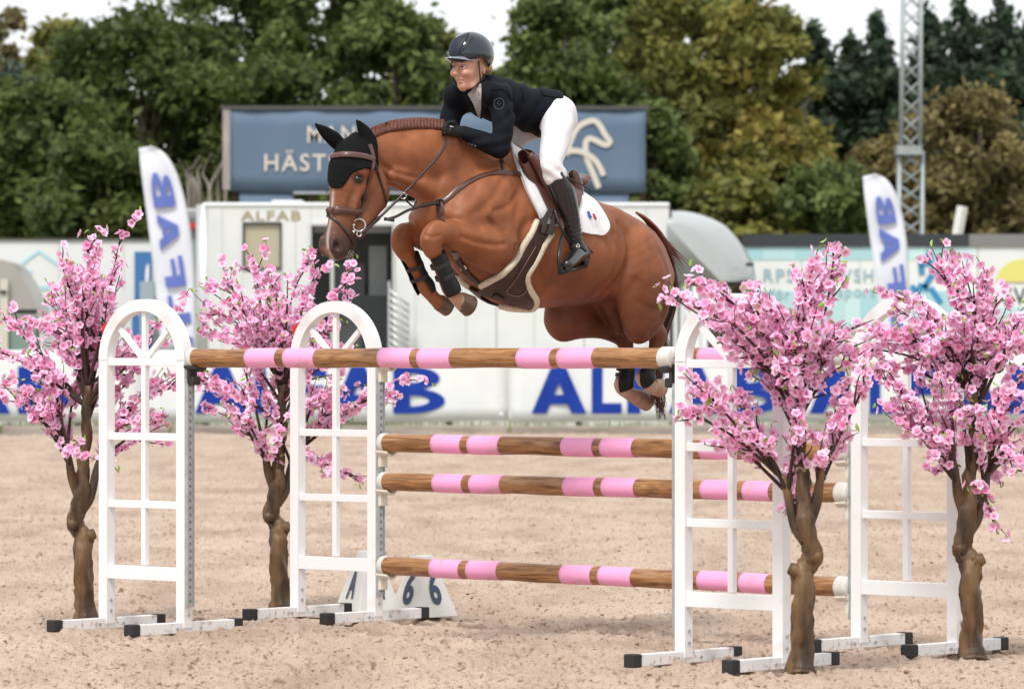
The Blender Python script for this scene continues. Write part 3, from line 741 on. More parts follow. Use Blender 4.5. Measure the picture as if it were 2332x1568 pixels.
# left: dark broadleaved wood
T('oak_tree', 'dark green oak tree with a broad crown behind the left feather flag', 330, 60, 560, 116, 'dark', 1, n=17100)
T('oak_tree', 'tall dark oak tree whose crown rises out of view left of the billboard', 520, -170, 460, 122, 'dark', 2, n=17100)
T('alder_tree', 'mid green alder tree with a tall crown above the billboard lettering', 740, -110, 380, 120, 'mid', 3, n=15200)
T('oak_tree', 'low dark oak tree spreading at the edge behind the camper', 90, 210, 400, 112, 'dark', 4, n=14250)
T('birch_tree', 'sparse olive birch tree with thin top behind the dark oaks', 130, 60, 250, 140, 'olive', 5, n=10450, bark=m_bark2)
T('birch_tree', 'thin grey green birch tree at the outer left end of the wood', 10, 20, 180, 142, 'brown', 6, n=7980, bark=m_bark2)
T('spruce_tree', 'bluish green young spruce tree in front of the thin birches', 30, 150, 200, 134, 'blue', 7, kind='pine', n=7600)
T('alder_tree', 'mid green alder tree just above the ears of the horse', 880, 10, 300, 118, 'mid', 8, n=14250)
T('birch_tree', 'pale olive birch tree standing behind the helmet of the rider', 965, 70, 230, 128, 'olive', 9, n=9880, bark=m_bark2)
T('oak_tree', 'dark oak tree low behind the middle of the billboard', 640, 150, 420, 113, 'dark', 10, n=14250)
T('oak_tree', 'dark oak tree filling the gap behind the riding jacket', 1080, 165, 330, 119, 'dark', 11, n=12350)
T('aspen_tree', 'airy aspen tree with gaps of sky behind the back of the rider', 1270, 0, 330, 121, 'mid', 12, n=10640, bark=m_bark2)
T('oak_tree', 'dark green oak tree behind the white breeches', 1330, 130, 330, 116, 'dark', 13, n=12350)
T('maple_tree', 'tall olive maple tree with yellowing crown right of the billboard', 1540, -60, 360, 118, 'olive', 14, n=17100, bark=m_bark2)
T('maple_tree', 'golden autumn maple tree with orange leaves beside the olive maple', 1700, 30, 330, 117, 'gold', 15, n=16150, bark=m_bark2)
T('birch_tree', 'yellow green birch tree on the slope down to the pines', 1790, 40, 190, 124, 'olive', 16, n=9880, bark=m_bark2)
T('oak_tree', 'very dark oak tree top showing behind the olive maple', 1640, -90, 240, 132, 'dark', 17, n=9500)
T('aspen_tree', 'tall mid green aspen tree between the airy aspen and the olive maple', 1420, -60, 330, 124, 'mid', 71, n=12000)
T('oak_tree', 'dark oak tree deep in the wood behind the breeches and the maple', 1330, 20, 330, 134, 'dark', 72, n=10000)
T('willow_tree', 'low green willow tree behind the right end of the billboard', 1480, 250, 260, 111, 'mid', 18, n=11400)
T('maple_tree', 'brownish gold maple tree low in front of the pines', 1740, 300, 300, 112, 'gold', 19, n=12350, bark=m_bark2)
for i, (px, yt, w_, lab) in enumerate(((1860, 70, 170, 'dark pine tree just right of the golden maple'), (1935, 95, 150, 'short dark pine tree with twin tip beside the golden maple'), (2000, 45, 170, 'dark pine tree left of the lattice mast'),
        (2120, 40, 190, 'dark pine tree just right of the lattice mast'), (2190, 15, 220, 'broad dark pine tree between mast and tall pointed pine'), (2280, 5, 190, 'tall pointed pine tree above the brown thicket'), (2345, 60, 200, 'dark pine tree at the outer right end of the wood'))):
    T('pine_tree', lab, px, yt, w_, 132 + (i % 3) * 3, 'pine', 30 + i, kind='pine', n=9120, bark=m_barkp)
for i, (px, yt, w_, lab) in enumerate(((1900, 190, 300, 'dense dark pine tree filling the hollow left of the mast'), (2060, 170, 330, 'dense dark pine tree directly behind the mast'), (2240, 160, 330, 'dense dark pine tree above the crown of the brown thicket'))):
    T('pine_tree', lab, px, yt, w_, 128, 'pine', 50 + i, kind='broad', n=12350, bark=m_barkp)
T('hazel_bush', 'large rounded brown olive thicket right of the mast', 2215, 222, 380, 112, 'brown', 60, n=22800, size=.12, ybot=640)
T('hazel_bush', 'smaller brown olive thicket sloping down left of the mast', 2010, 330, 260, 113, 'brown', 61, n=13300, size=.12, ybot=640)
T('hazel_bush', 'dark green thicket between the golden maple and the mast', 1880, 390, 280, 110, 'mid', 62, n=12350, ybot=640)
T('hazel_bush', 'green thicket behind the rounded nose of the trailer', 1690, 420, 300, 109, 'olive', 63, n=12350, ybot=640)
T('hazel_bush', 'dark thicket low behind the left feather flag', 220, 330, 420, 108, 'dark', 64, n=16150, ybot=640)
T('hazel_bush', 'dark thicket below the billboard lettering', 780, 330, 700, 114, 'dark', 65, n=17100, ybot=640)
T('hazel_bush', 'dark thicket beside the right legs of the billboard', 1440, 330, 400, 114, 'dark', 66, n=15200, ybot=640)
for i, (px, yt, w_, pl, lab) in enumerate(((-130, 60, 380, 'dark', 'dark oak tree beyond the camper end of the wood'), (-330, 20, 360, 'mid', 'mid green alder tree beyond the camper end of the wood'), (-560, 80, 400, 'dark', 'broad dark oak tree well beyond the camper'),
        (2480, 90, 330, 'pine', 'dark pine tree past the yellow half sun hoarding'), (2680, 60, 360, 'dark', 'dark oak tree past the yellow half sun hoarding'), (2880, 100, 380, 'olive', 'olive birch tree past the yellow half sun hoarding'))):
    T('oak_tree' if pl == 'dark' else 'pine_tree' if pl == 'pine' else 'birch_tree', lab, px, yt, w_, 120, pl, 90 + i, n=7000, size=.19)
# bare branched shrub beside the billboard post
sh = empty('bare_shrub', at(470, 560, 107) * [1, 1, 0], 'bare grey branched shrub beside the billboard post', 'bush')
rs = random.Random(77)
for i in range(9):
    x0 = 430 + i * 9 + rs.uniform(-5, 5); p = [at(x0, 700, 107), at(x0 + rs.uniform(-8, 8), 450, 107), at(x0 + rs.uniform(-22, 22), 395, 107 + rs.uniform(-.4, .4)), at(x0 + rs.uniform(-34, 34), 345 + rs.uniform(0, 40), 107)]
    MB().tube(catmull(p, 4), [.05 * (1 - t) + .012 for t in np.linspace(0, 1, 13)], 5).build('stem', m_bark2, sh, smooth=True)
# ================================================================ the fence: standards, poles, cups
PA = .727
PD = np.array([math.cos(PA), -math.sin(PA), 0.0]); JD = np.array([math.sin(PA), math.cos(PA), 0.0])
SW, SF, SHT = .626, .857, 1.86
O_LF = np.array([-2.292, 25.673, 0.0]); O_LB = np.array([-1.263, 26.76, 0.0])
GF, GB = 3.60, 3.523
O_RF = O_LF + PD * (SW + GF); O_RB = O_LB + PD * (SW + GB)
m_std = mat('white painted aluminium', (.82, .82, .825), .42, col2=(.62, .58, .53), vscale=5, bump=.04, bscale=40, ramp=(.60, .86), detail=9)
m_cap = mat('black rubber', (.018, .018, .02), .6, bump=.1, bscale=60)
m_zinc = mat('zinc track', (.52, .55, .56), .35, metal=.7, col2=(.42, .45, .46), vscale=20)
m_hole = mat('track hole', (.16, .17, .18), .7)
m_cupw = mat('cream plastic cup', (.70, .66, .56), .5); m_cupb = mat('black plastic cup', (.02, .018, .018), .5)
PT, PB = .066, .06        # post thickness, foot size
def make_standard(loc, lab, side, cups, flag=False):
    """local x along the poles, y across, z up; side +1: the poles hang on the right post"""
    root = empty('jump_standard', loc, lab, 'jump standard', 'white jump standards', rz=-PA)
    B = lambda name, mb, m, par=root, **k: mb.build(name, m, par, local=True, **k)
    zc = SHT - SW / 2 - PT / 2        # spring line
    for x in (0, SW):
        B('post', MB().box((x, 0, (zc + .02) / 2 + .01), PT, PT, zc - .02, bev=.004), m_std)
        ft = B('foot', MB().box((x, 0, PB / 2 + .004), PB - .004, SF - .1, PB, bev=.004), mat('sand splashed white paint', (.80, .80, .80), .5, col2=(.48, .38, .30), vscale=26, detail=9, ramp=(.55, .72)))
        for s in (-1, 1): B('end_cap', MB().box((x, s * (SF / 2 - .03), PB / 2 + .004), PB + .008, .066, PB + .008, bev=.008), m_cap, ft)
        for zz in (.105, .165):
            for s in (-1, 1): B('bolt', MB().tube([(x + s * PT / 2, .0, zz), (x + s * (PT / 2 + .007), .0, zz)], .009, 8), m_zinc)
        for yy in (-.09, .11): B('bolt', MB().tube([(x, yy * .9, PB / 2), (x - .0, yy * .9, PB / 2)][:1] + [(x + PT / 2 + .004, yy * .9, PB / 2)], .008, 8), m_zinc)
        for yy in (-.09, .11): B('bolt', MB().tube([(x - PB / 2 - .006, yy, PB / 2), (x - PB / 2 + .004, yy, PB / 2)], .008, 8), m_zinc)
    ro, ri = SW / 2 + PT / 2, SW / 2 - PT / 2; ang = np.linspace(0, math.pi, 33); prof = []
    cx = SW / 2; V = []; Fc = []
    for a in ang:
        for r, y in ((ro, -PT / 2), (ro, PT / 2), (ri, PT / 2), (ri, -PT / 2)): V.append((cx + r * math.cos(a), y, zc + r * math.sin(a)))
    for i in range(len(ang) - 1):
        for k in range(4): Fc.append((i * 4 + k, i * 4 + (k + 1) % 4, (i + 1) * 4 + (k + 1) % 4, (i + 1) * 4 + k))
    Fc += [(0, 1, 2, 3), tuple(len(V) - 4 + i for i in (3, 2, 1, 0))]
    auto_smooth(B('arch', MB().add(V, Fc), m_std), 30)
    inner = SW - PT
    B('bottom_rail', MB().box((cx, 0, .325), inner + .002, .05, .075, bev=.003), m_std)
    for z in (.71, 1.09, zc - .005): B('rail', MB().box((cx, 0, z), inner + .002, .036, .042, bev=.003), m_std)
    B('mullion', MB().box((cx, 0, (.36 + zc) / 2), .034, .034, zc - .36 - .02, bev=.003), m_std)
    for a in (90, 42, 138):
        d = np.array([math.cos(R(a)), 0, math.sin(R(a))]); n_ = np.array([-d[2], 0, d[0]])
        B('spoke', MB().box(np.array([cx, 0, zc]) + d * (ri / 2 + .006), ri - .005, .026, .03, ax=d, az=n_, bev=.002), m_std)
    xs = SW if side > 0 else 0; sx = side
    tr_ = B('track', MB().box((xs + sx * (PT / 2 + .008), 0, .78), .016, .045, 1.26, bev=.002), m_zinc)
    for s in (-1, 1): B('track_flange', MB().box((xs + sx * (PT / 2 + .011), s * .024, .78), .024, .005, 1.26), m_zinc, tr_)
    hb = MB()
    for i in range(31): hb.box((xs + sx * (PT / 2 + .0155), 0, .18 + i * .04), .003, .012, .016)
    B('track_holes', hb, m_hole, tr_)
    for z, black in cups:
        m = m_cupb if black else m_cupw; x0 = xs + sx * (PT / 2 + .018)
        cp_ = MB().box((x0 + sx * .012, 0, z - .085), .024, .06, .11, bev=.006)
        n = 9; A = np.zeros((n, 2, 3))
        for i in range(n):
            u = -1 + 2 * i / (n - 1)
            A[i, 0] = (x0, u * .055, z - .062 + .022 * u * u); A[i, 1] = (x0 + sx * .085, u * .042, z - .066 + .02 * u * u)
        cp_.sheet(A, -.012, (0, 0, 1))
        if black: cp_.box((x0 + sx * .03, 0, z - .125), .05, .055, .05, bev=.01)
        B('pole_cup', cp_, m)
    if flag:
        B('red_flag', MB().poly([(-.085, .04, 1.71), (-.02, .04, 1.745), (-.022, .04, 1.62), (-.06, .04, 1.585)], (0, .006, 0)), mat('red plastic', (.62, .02, .015), .45))
    return root
def z_at(px, py, o):       # height of a picture point on the vertical plane of a pole line
    n_ = JD; r = ray(px, py); t = np.dot(o - CAM, n_) / np.dot(r, n_); return CAM + r * t
PR = .052
def line_t(px, py, o): return float(np.dot(z_at(px, py, o) - o, PD))
front = dict(y=(815, 815), lab='top pole in front of the hind legs, brown wood with pink bands')
back = [((815, 812), 'top rear pole mostly hidden behind the front pole, with pink bands'), ((1008, 1029), 'uppermost of the three pink banded poles below the leap'),
        ((1096, 1122), 'middle of the three pink banded poles below the leap'), ((1287, 1336), 'lowest pink banded pole just above the sand and the number blocks')]
zl_f, zr_f = z_at(445, 815, O_LF)[2], z_at(1528, 815, O_LF)[2]
zb_ = [(z_at(870, a, O_LB)[2], z_at(1922, c, O_LB)[2]) for (a, c), _ in back]
make_standard(O_LF, 'white arched standard with black cup holding the far end of the front pole', 1, [(zl_f, True)], True)
make_standard(O_LB, 'white arched standard with pale cups beside the number blocks', 1, [(z[0], False) for z in zb_], True)
make_standard(O_RF, 'white arched standard half covered by blossom at the near end of the front pole', -1, [(zr_f, True)])
make_standard(O_RB, 'white arched standard at the near end of the three rear poles', -1, [(z[1], False) for z in zb_])

# varnished wood with streaks and knots
def wood(name, seed):
    m = bpy.data.materials.new(name); m.use_nodes = True; nt = m.node_tree; b = nt.nodes['Principled BSDF']; lk = nt.links.new
    tc = nt.nodes.new('ShaderNodeTexCoord'); mp = nt.nodes.new('ShaderNodeMapping'); mp.inputs['Scale'].default_value = (1.6, 16, 16); mp.inputs['Location'].default_value = (seed, seed * .7, 0)
    lk(tc.outputs['Object'], mp.inputs[0])
    n1 = nt.nodes.new('ShaderNodeTexNoise'); n1.inputs['Scale'].default_value = 2.2; n1.inputs['Detail'].default_value = 7; n1.inputs['Distortion'].default_value = 1.4; lk(mp.outputs[0], n1.inputs['Vector'])
    r1 = nt.nodes.new('ShaderNodeValToRGB'); e = r1.color_ramp.elements
    e[0].position = .32; e[0].color = (.13, .055, .020, 1); e[1].position = .72; e[1].color = (.45, .24, .105, 1)
    k = e.new(.48); k.color = (.29, .13, .044, 1); lk(n1.outputs['Fac'], r1.inputs[0])
    mp2 = nt.nodes.new('ShaderNodeMapping'); mp2.inputs['Scale'].default_value = (1.2, 5, 5); mp2.inputs['Location'].default_value = (seed * 1.3, 0, seed); lk(tc.outputs['Object'], mp2.inputs[0])
    n2 = nt.nodes.new('ShaderNodeTexNoise'); n2.inputs['Scale'].default_value = 3.0; n2.inputs['Detail'].default_value = 5; lk(mp2.outputs[0], n2.inputs['Vector'])
    r2 = nt.nodes.new('ShaderNodeValToRGB'); r2.color_ramp.elements[0].position = .58; r2.color_ramp.elements[1].position = .70
    r2.color_ramp.elements[0].color = (0, 0, 0, 1); r2.color_ramp.elements[1].color = (.8, .8, .8, 1); lk(n2.outputs['Fac'], r2.inputs[0])
    mx = nt.nodes.new('ShaderNodeMixRGB'); lk(r2.outputs[0], mx.inputs[0]); lk(r1.outputs[0], mx.inputs[1]); mx.inputs[2].default_value = (.42, .245, .125, 1)
    lk(mx.outputs[0], b.inputs['Base Color']); b.inputs['Roughness'].default_value = .42
    bp = nt.nodes.new('ShaderNodeBump'); bp.inputs['Strength'].default_value = .25; bp.inputs['Distance'].default_value = .004; lk(n1.outputs['Fac'], bp.inputs['Height']); lk(bp.outputs[0], b.inputs['Normal']); return m
m_pink = mat('pink paint', (.90, .37, .63), .5, col2=(.62, .33, .36), vscale=11, bump=.05, bscale=50, ramp=(.60, .74), detail=10, stretch=(.6, 1, 1))
m_pcap = mat('white pole cap', (.72, .71, .67), .5, col2=(.58, .55, .50), vscale=18)
def make_pole(o, gap, zl, zr, bands, lab, seed):
    t0, t1 = SW + .062, SW + gap - .062
    A = o + PD * t0 + Z3 * zl; Bp = o + PD * t1 + Z3 * zr; ax = unit(Bp - A); Ln = np.linalg.norm(Bp - A)
    root = empty('jump_pole', A, lab, 'pole', 'pink banded jump poles')
    root.rotation_mode = 'QUATERNION'; root.rotation_quaternion = Vector(ax).to_track_quat('X', 'Z')
    rs = random.Random(seed); n = 40
    pts = [(Ln * i / n, .0015 * math.sin(i * .9 + seed), .0015 * math.cos(i * .7 + seed)) for i in range(n + 1)]
    MB().tube(pts, [PR + .0012 * math.sin(i * 1.1 + seed) for i in range(n + 1)], 24).build('wood', wood('varnished wood %d' % seed, seed * 3.7), root, smooth=True, local=True); auto_smooth(root.children[-1], 50)
    for b0, b1 in bands:
        m_ = 10; P = [(b0 + (b1 - b0) * i / m_, .0015 * math.sin((b0 + (b1 - b0) * i / m_) / Ln * n * .9 + seed), .0015 * math.cos((b0 + (b1 - b0) * i / m_) / Ln * n * .7 + seed)) for i in range(m_ + 1)]
        MB().tube(P, PR + .0022, 24, caps=True).build('pink_band', m_pink, root, smooth=True, local=True); auto_smooth(root.children[-1], 50)
    for e0, e1, oo in ((-.004, .035, -.004), (Ln - .035 * 2.2, Ln + .006, Ln + .006)):
        MB().tube([(e0, 0, 0), (e0 + .006, 0, 0), (e1 - .006, 0, 0), (e1, 0, 0)], [PR, PR + .006, PR + .006, PR + .004], 24).build('end_cap', m_pcap, root, smooth=True, local=True); auto_smooth(root.children[-1], 40)
    MB().tube([(Ln + .006, 0, .0), (Ln + .0085, 0, .0)], .012, 12).build('cap_screw', mat('dark screw', (.12, .07, .05), .6), root, local=True)
    return root
fb = [(570, 638), (657, 727), (873, 946), (962, 1036), (1188, 1264), (1281, 1360)]
t_f = [(line_t(a, 815, O_LF) - SW - .062, line_t(c, 815, O_LF) - SW - .062) for a, c in fb]
make_pole(O_LF, GF, zl_f, zr_f, t_f, front['lab'], 1)
bb_ = [(992, 1059), (1076, 1145), (1289, 1359), (1377, 1450), (1602, 1680), (1697, 1757)]
t_b = [(line_t(a, 1015, O_LB) - SW - .062, line_t(c, 1015, O_LB) - SW - .062) for a, c in bb_]
for i, ((_, lab), (zl, zr)) in enumerate(zip(back, zb_)): make_pole(O_LB, GB, zl, zr, [(a + .012 * (i % 3 - 1), c + .012 * (i % 3 - 1)) for a, c in t_b], lab, 2 + i)

# ---- number blocks
m_blk = mat('white moulded plastic', (.78, .77, .73), .45, col2=(.74, .73, .69), vscale=3)
m_num = mat('navy number', (.035, .065, .115), .5)
def number_block(px, py, rz, txts, lab, w=.30, h=.36):
    g0 = on_ground(px, py); root = empty('number_block', g0, lab, 'number block', rz=rz)
    w1 = w * .30; V = []
    for ww, z in ((w / 2, .0), (w1 / 2, h)): V += [(-ww, -ww, z), (ww, -ww, z), (ww, ww, z), (-ww, ww, z)]
    bm_ = MB().add(V, [(0, 1, 2, 3), (4, 5, 6, 7), (0, 1, 5, 4), (1, 2, 6, 5), (2, 3, 7, 6), (3, 0, 4, 7)])
    o = bm_.build('body', m_blk, root, local=True)
    md = o.modifiers.new('bevel', 'BEVEL'); md.width = .006; md.segments = 2
    for txt, fa in txts:
        c_, s_ = math.cos(fa), math.sin(fa); ax = np.array([c_, s_, 0]); out = np.array([s_, -c_, 0]); up = unit(np.array([0, 0, h]) - out * (w / 2 - w1 / 2))
        V_, F_ = text_mesh(txt, 1, .03, 1); lo, hi = V_.min(0), V_.max(0); sc = .20 / (hi[1] - lo[1]); wd = .085 / (hi[0] - lo[0])
        b0 = out * (w / 2 + .002) + up * .075
        nrm = np.cross(ax, up)
        P = [b0 + ax * ((v[0] - lo[0]) * wd - .0425) + up * (v[1] - lo[1]) * sc + nrm * .004 for v in V_]
        MB().add(P, F_).build('numeral', m_num, root, fix=False, local=True)
number_block(962, 1402, R(-47), [('6', 0), ('6', R(90))], 'white tapered block with a navy number on two sides')
number_block(838, 1388, R(-58), [('A', 0), ('A', R(90))], 'white tapered block with a navy letter A behind the foot of the standard')

# ---- artificial blossom trees
m_trunk = mat('moulded bark', (.165, .09, .034), .5, col2=(.042, .026, .016), vscale=13, stretch=(1, 1, .22), bump=1.0, bscale=40, detail=10, ramp=(.38, .62))
m_twig = mat('dark twig', (.045, .022, .016), .7)
m_petal = mat('petal', (.8, .5, .6), .55, attr='tint', spec=.3)
_nt = m_petal.node_tree; _tl = _nt.nodes.new('ShaderNodeBsdfTranslucent'); _mx = _nt.nodes.new('ShaderNodeMixShader'); _mx.inputs[0].default_value = .25
_at = [n_ for n_ in _nt.nodes if n_.type == 'ATTRIBUTE'][0]; _nt.links.new(_at.outputs['Color'], _tl.inputs[0])
_nt.links.new(_nt.nodes['Principled BSDF'].outputs[0], _mx.inputs[1]); _nt.links.new(_tl.outputs[0], _mx.inputs[2]); _nt.links.new(_mx.outputs[0], _nt.nodes['Material Output'].inputs[0])
m_bleaf = mat('blossom leaf', (.20, .36, .05), .5, col2=(.34, .50, .09), vscale=30)
def blossom_arrays(pale):
    V, Fc, Cc = [], [], []; edge = np.array([.97, .66, .86]) if pale else np.array([.96, .47, .73]); deep = np.array([.78, .10, .30])
    for k in range(5):
        a = 2 * math.pi * k / 5; u = np.array([math.cos(a), math.sin(a), 0]); v = np.array([-u[1], u[0], 0]); b = len(V)
        V += [u * .06 + [0, 0, -.02], u * .62 + v * .46 + [0, 0, .24], u * 1.0 + v * .22 + [0, 0, .34], u * .93 + [0, 0, .28], u * 1.0 - v * .22 + [0, 0, .34], u * .62 - v * .46 + [0, 0, .24], u * .55 + [0, 0, .08]]
        Cc += [deep, edge, edge, edge, edge, edge, edge * .76 + deep * .24]
        Fc += [(b, b + 6, b + 1), (b + 1, b + 6, b + 2), (b + 2, b + 6, b + 3), (b + 3, b + 6, b + 4), (b + 4, b + 6, b + 5), (b + 5, b + 6, b)]
    b = len(V); V += [np.array([.12 * math.cos(i * 2.1), .12 * math.sin(i * 2.1), .02]) for i in range(3)] + [np.array([0, 0, .22])]; Cc += [deep * .8] * 3 + [np.array([.75, .45, .15])]
    Fc += [(b, b + 1, b + 3), (b + 1, b + 2, b + 3), (b + 2, b, b + 3)]
    return np.array(V), np.array(Fc), np.array(Cc)
BL = [blossom_arrays(True), blossom_arrays(False), blossom_arrays(True)]; BL[2][2][:] = np.clip(BL[2][2] * 1.07 + .03, 0, .95)
BLM = []
for v, f, c in BL:
    me = np_mesh('blossom', v, f, m_petal, smooth=False); set_tint(me, c); BLM.append(me)
lf = MB().add([(0, 0, 0), (.35, .22, .08), (.75, .2, .1), (1.1, 0, -.1), (.75, -.2, .1), (.35, -.22, .08), (.5, 0, 0)], [(0, 6, 1), (1, 6, 2), (2, 6, 3), (3, 6, 4), (4, 6, 5), (5, 6, 0)])
LFM = bpy.data.meshes.new('leaf'); LFM.from_pydata(lf.v, [], lf.f); LFM.materials.append(m_bleaf)
def rot_to(n_, spin):
    q = Vector(n_).to_track_quat('Z', 'Y'); return (q.to_matrix() @ Matrix.Rotation(spin, 3, 'Z'))
def blossom_tree(px, py, flip, tips, lab, seed, nblossom=1.0, tie=None):
    base = on_ground(px, py); Y = base[1]; sc = .4044 / (FPX / 23.16) * Y / Y
    rs = random.Random(seed); rg = np.random.default_rng(seed)
    root = empty('blossom_tree', base, lab, 'blossom tree', 'artificial blossom trees tied to the standards')
    k = .000907
    def q(zx, zy, dy=0.0): return base + np.array([(zx - 980) * k * flip, dy, (1450 - zy) * k])
    tp = [(980, 1475, .092), (978, 1430, .082), (972, 1340, .066), (975, 1250, .062), (968, 1150, .060), (962, 1050, .060), (966, 960, .061), (962, 900, .062), (930, 850, .056), (915, 805, .055), (938, 720, .050), (950, 620, .053), (962, 560, .046), (962, 420, .038), (978, 300, .036), (985, 200, .033), (988, 60, .027), (990, -60, .020)]
    path = [q(a, b, .02 * math.sin(i)) for i, (a, b, r) in enumerate(tp)]; rad = [r * .88 for *_, r in tp]
    C = catmull(np.array([[*p, r] for p, r in zip(path, rad)]), 3)
    mb = MB().tube(C[:, :3], C[:, 3] * (1 + .05 * np.sin(np.arange(len(C)) * 2.3)), 22)
    # uneven girth
    mb.v = [tuple(np.array(v) + np.array([.007 * math.sin(v[2] * 31 + v[1] * 60) + .003 * math.sin(v[2] * 95 + v[1] * 190) + rs.uniform(-.0016, .0016), .007 * math.sin(v[2] * 27 + v[0] * 70) + .003 * math.sin(v[2] * 88 + v[0] * 210), 0])) for v in mb.v]
    mb.build('trunk', m_trunk, root, smooth=True)
    MB().tube([q(990, 905), q(1022, 888, -.01), q(1042, 880, -.01)], [.045, .034, .028], 10).build('knot', m_trunk, root, smooth=True)
    MB().tube([q(925, 830, -.01), q(885, 815, -.015), q(866, 805, -.015)], [.04, .028, .016], 10).build('knot', m_trunk, root, smooth=True)
    MB().tube(catmull([q(948, 665), q(898, 530, -.015), q(884, 460, -.03), q(868, 330, -.05)], 4), [.036, .034, .033, .032, .030, .028, .026, .025, .024, .022, .020, .017, .012], 10).build('limb', m_trunk, root, smooth=True)
    MB().tube(catmull([q(948, 735), q(1008, 650, .015), q(1046, 480, .03), q(1075, 380, .04)], 4), [.036, .034, .032, .030, .028, .026, .025, .024, .022, .020, .018, .016, .012], 10).build('limb', m_trunk, root, smooth=True)
    spots = []; leaves = []
    if tie is not None: MB().tube([at(tie[0], tie[2], Y - .05), at((tie[0] + tie[1]) / 2, tie[2] + 1.5, Y - .06), at(tie[1], tie[2] + 1, Y - .3)], .004, 5).build('tie_string', m_pcap, root)
    starts = [q(868, 350, -.05), q(884, 460, -.03), q(1075, 400, .04), q(1046, 480, .03), q(975, 330), q(985, 200), q(988, 80), q(990, -40), q(962, 430)]
    for ti, (tx, ty) in enumerate(list(tips) + [(a + rs.gauss(0, 34), b + rs.gauss(0, 34) + 10) for a, b in tips[::3]] + [(px + 14 * flip + rs.gauss(0, 42), py - 480 - 330 * i / 7 + rs.gauss(0, 20)) for i in range(8)]):
        tip = at(tx, ty, Y + rs.uniform(-.32, .32))
        # leave the tree at the limb that best leads to the tip
        st = min(starts, key=lambda s_: abs(s_[0] - tip[0]) * 1.0 + abs((tip[2] - s_[2]) * .55 - .18) + rs.uniform(0, .12))
        mid = st + (tip - st) * .5 + np.array([rs.uniform(-.05, .05), rs.uniform(-.06, .06), .06 + rs.uniform(-.03, .06)])
        Pm = catmull([st, mid, tip], 10); Ln = np.linalg.norm(np.diff(Pm, axis=0), axis=1).sum(); n = len(Pm)
        bmb = MB().tube(Pm, [.009 * (1 - t) + .0022 for t in np.linspace(0, 1, n)], 5)
        tw = [(Pm, .25, Ln)]
        for s_ in range(int(2 + Ln * 5)):
            i = rs.randrange(int(n * .22), n - 2); dr = unit(Pm[i + 1] - Pm[i]); sd = unit(rg.normal(size=3) * [1, .9, .8] + [0, -.1, .35]); sd = unit(sd - dr * np.dot(sd, dr) * .6)
            l_ = rs.uniform(.10, .30) * (1 - .35 * i / n); e = Pm[i] + (dr * .8 + sd * .5) * l_
            tws = catmull([Pm[i], (Pm[i] + e) / 2 + rg.normal(size=3) * .012, e], 4); bmb.tube(tws, [.004 * (1 - t) + .0016 for t in np.linspace(0, 1, len(tws))], 4); tw.append((tws, .15, l_))
        bmb.build('branch', m_twig, root, smooth=True)
        for P_, f0, l_ in tw:
            m_ = max(2, int(l_ * 33 * nblossom))
            for _ in range(m_):
                f = f0 + (1 - f0) * rs.random(); x = f * (len(P_) - 1); i = min(int(x), len(P_) - 2); c_ = P_[i] + (P_[i + 1] - P_[i]) * (x - i)
                d = unit(rg.normal(size=3) + [0, -.55, .45]); spots.append((c_ + d * rs.uniform(.012, .028), d, rs.uniform(.021, .029), rs.choice((0, 0, 1, 2, 2))))
            if rs.random() < .8:
                d = unit(P_[-1] - P_[-2] + rg.normal(size=3) * .5); leaves.append((P_[-1], d, rs.uniform(.028, .045)))
                if rs.random() < .6: leaves.append((P_[len(P_) // 2], unit(rg.normal(size=3)), rs.uniform(.022, .036)))
    # the blossoms that show largest are objects of their own, the rest one mass
    spots.sort(key=lambda s_: s_[0][1] - s_[2] * 20)
    for c_, d, s_, kind in spots[:290]:
        o = link('blossom', BLM[kind], root); o.matrix_local = Matrix.Translation(Vector(c_ - base)) @ (rot_to(d, rs.uniform(0, 6)) * s_).to_4x4()
    Vs, Fs, Cs, nb = [], [], [], 0
    for c_, d, s_, kind in spots[290:]:
        v, f, c = BL[kind]; M_ = np.array(rot_to(d, rs.uniform(0, 6))); Vs.append(v @ M_.T * s_ + (c_ - base)); Fs.append(f + nb); Cs.append(c); nb += len(v)
    me = np_mesh('blossom_mass', np.vstack(Vs), np.vstack(Fs), m_petal, smooth=False); set_tint(me, np.vstack(Cs)); link('blossom_mass', me, root)['kind'] = 'stuff'
    for p, d, s_ in leaves:
        o = link('leaf', LFM, root); o.matrix_local = Matrix.Translation(Vector(p - base)) @ (Vector(d).to_track_quat('X', 'Z').to_matrix() @ Matrix.Rotation(rs.uniform(0, 6), 3, 'X') * s_).to_4x4()
    return root
t1 = [(232, 520), (200, 545), (280, 600), (150, 590), (120, 640), (175, 600), (210, 620), (100, 680), (5, 725), (-20, 800), (15, 860), (30, 890), (60, 730), (425, 690), (385, 770), (395, 855), (385, 945), (345, 995), (340, 800), (180, 1035), (130, 985), (75, 950), (160, 1000), (270, 1075), (250, 720), (190, 700), (300, 860), (130, 780), (60, 800), (310, 950), (90, 860)]
t2 = [(575, 578), (610, 620), (655, 625), (700, 662), (470, 655), (510, 640), (485, 705), (540, 690), (640, 690), (530, 760), (822, 615), (790, 735), (770, 790), (932, 858), (880, 900), (450, 860), (465, 925), (560, 955), (620, 1045), (740, 1055), (828, 1100), (800, 930), (700, 760), (590, 740), (720, 900), (500, 880), (590, 860), (660, 820), (640, 990)]
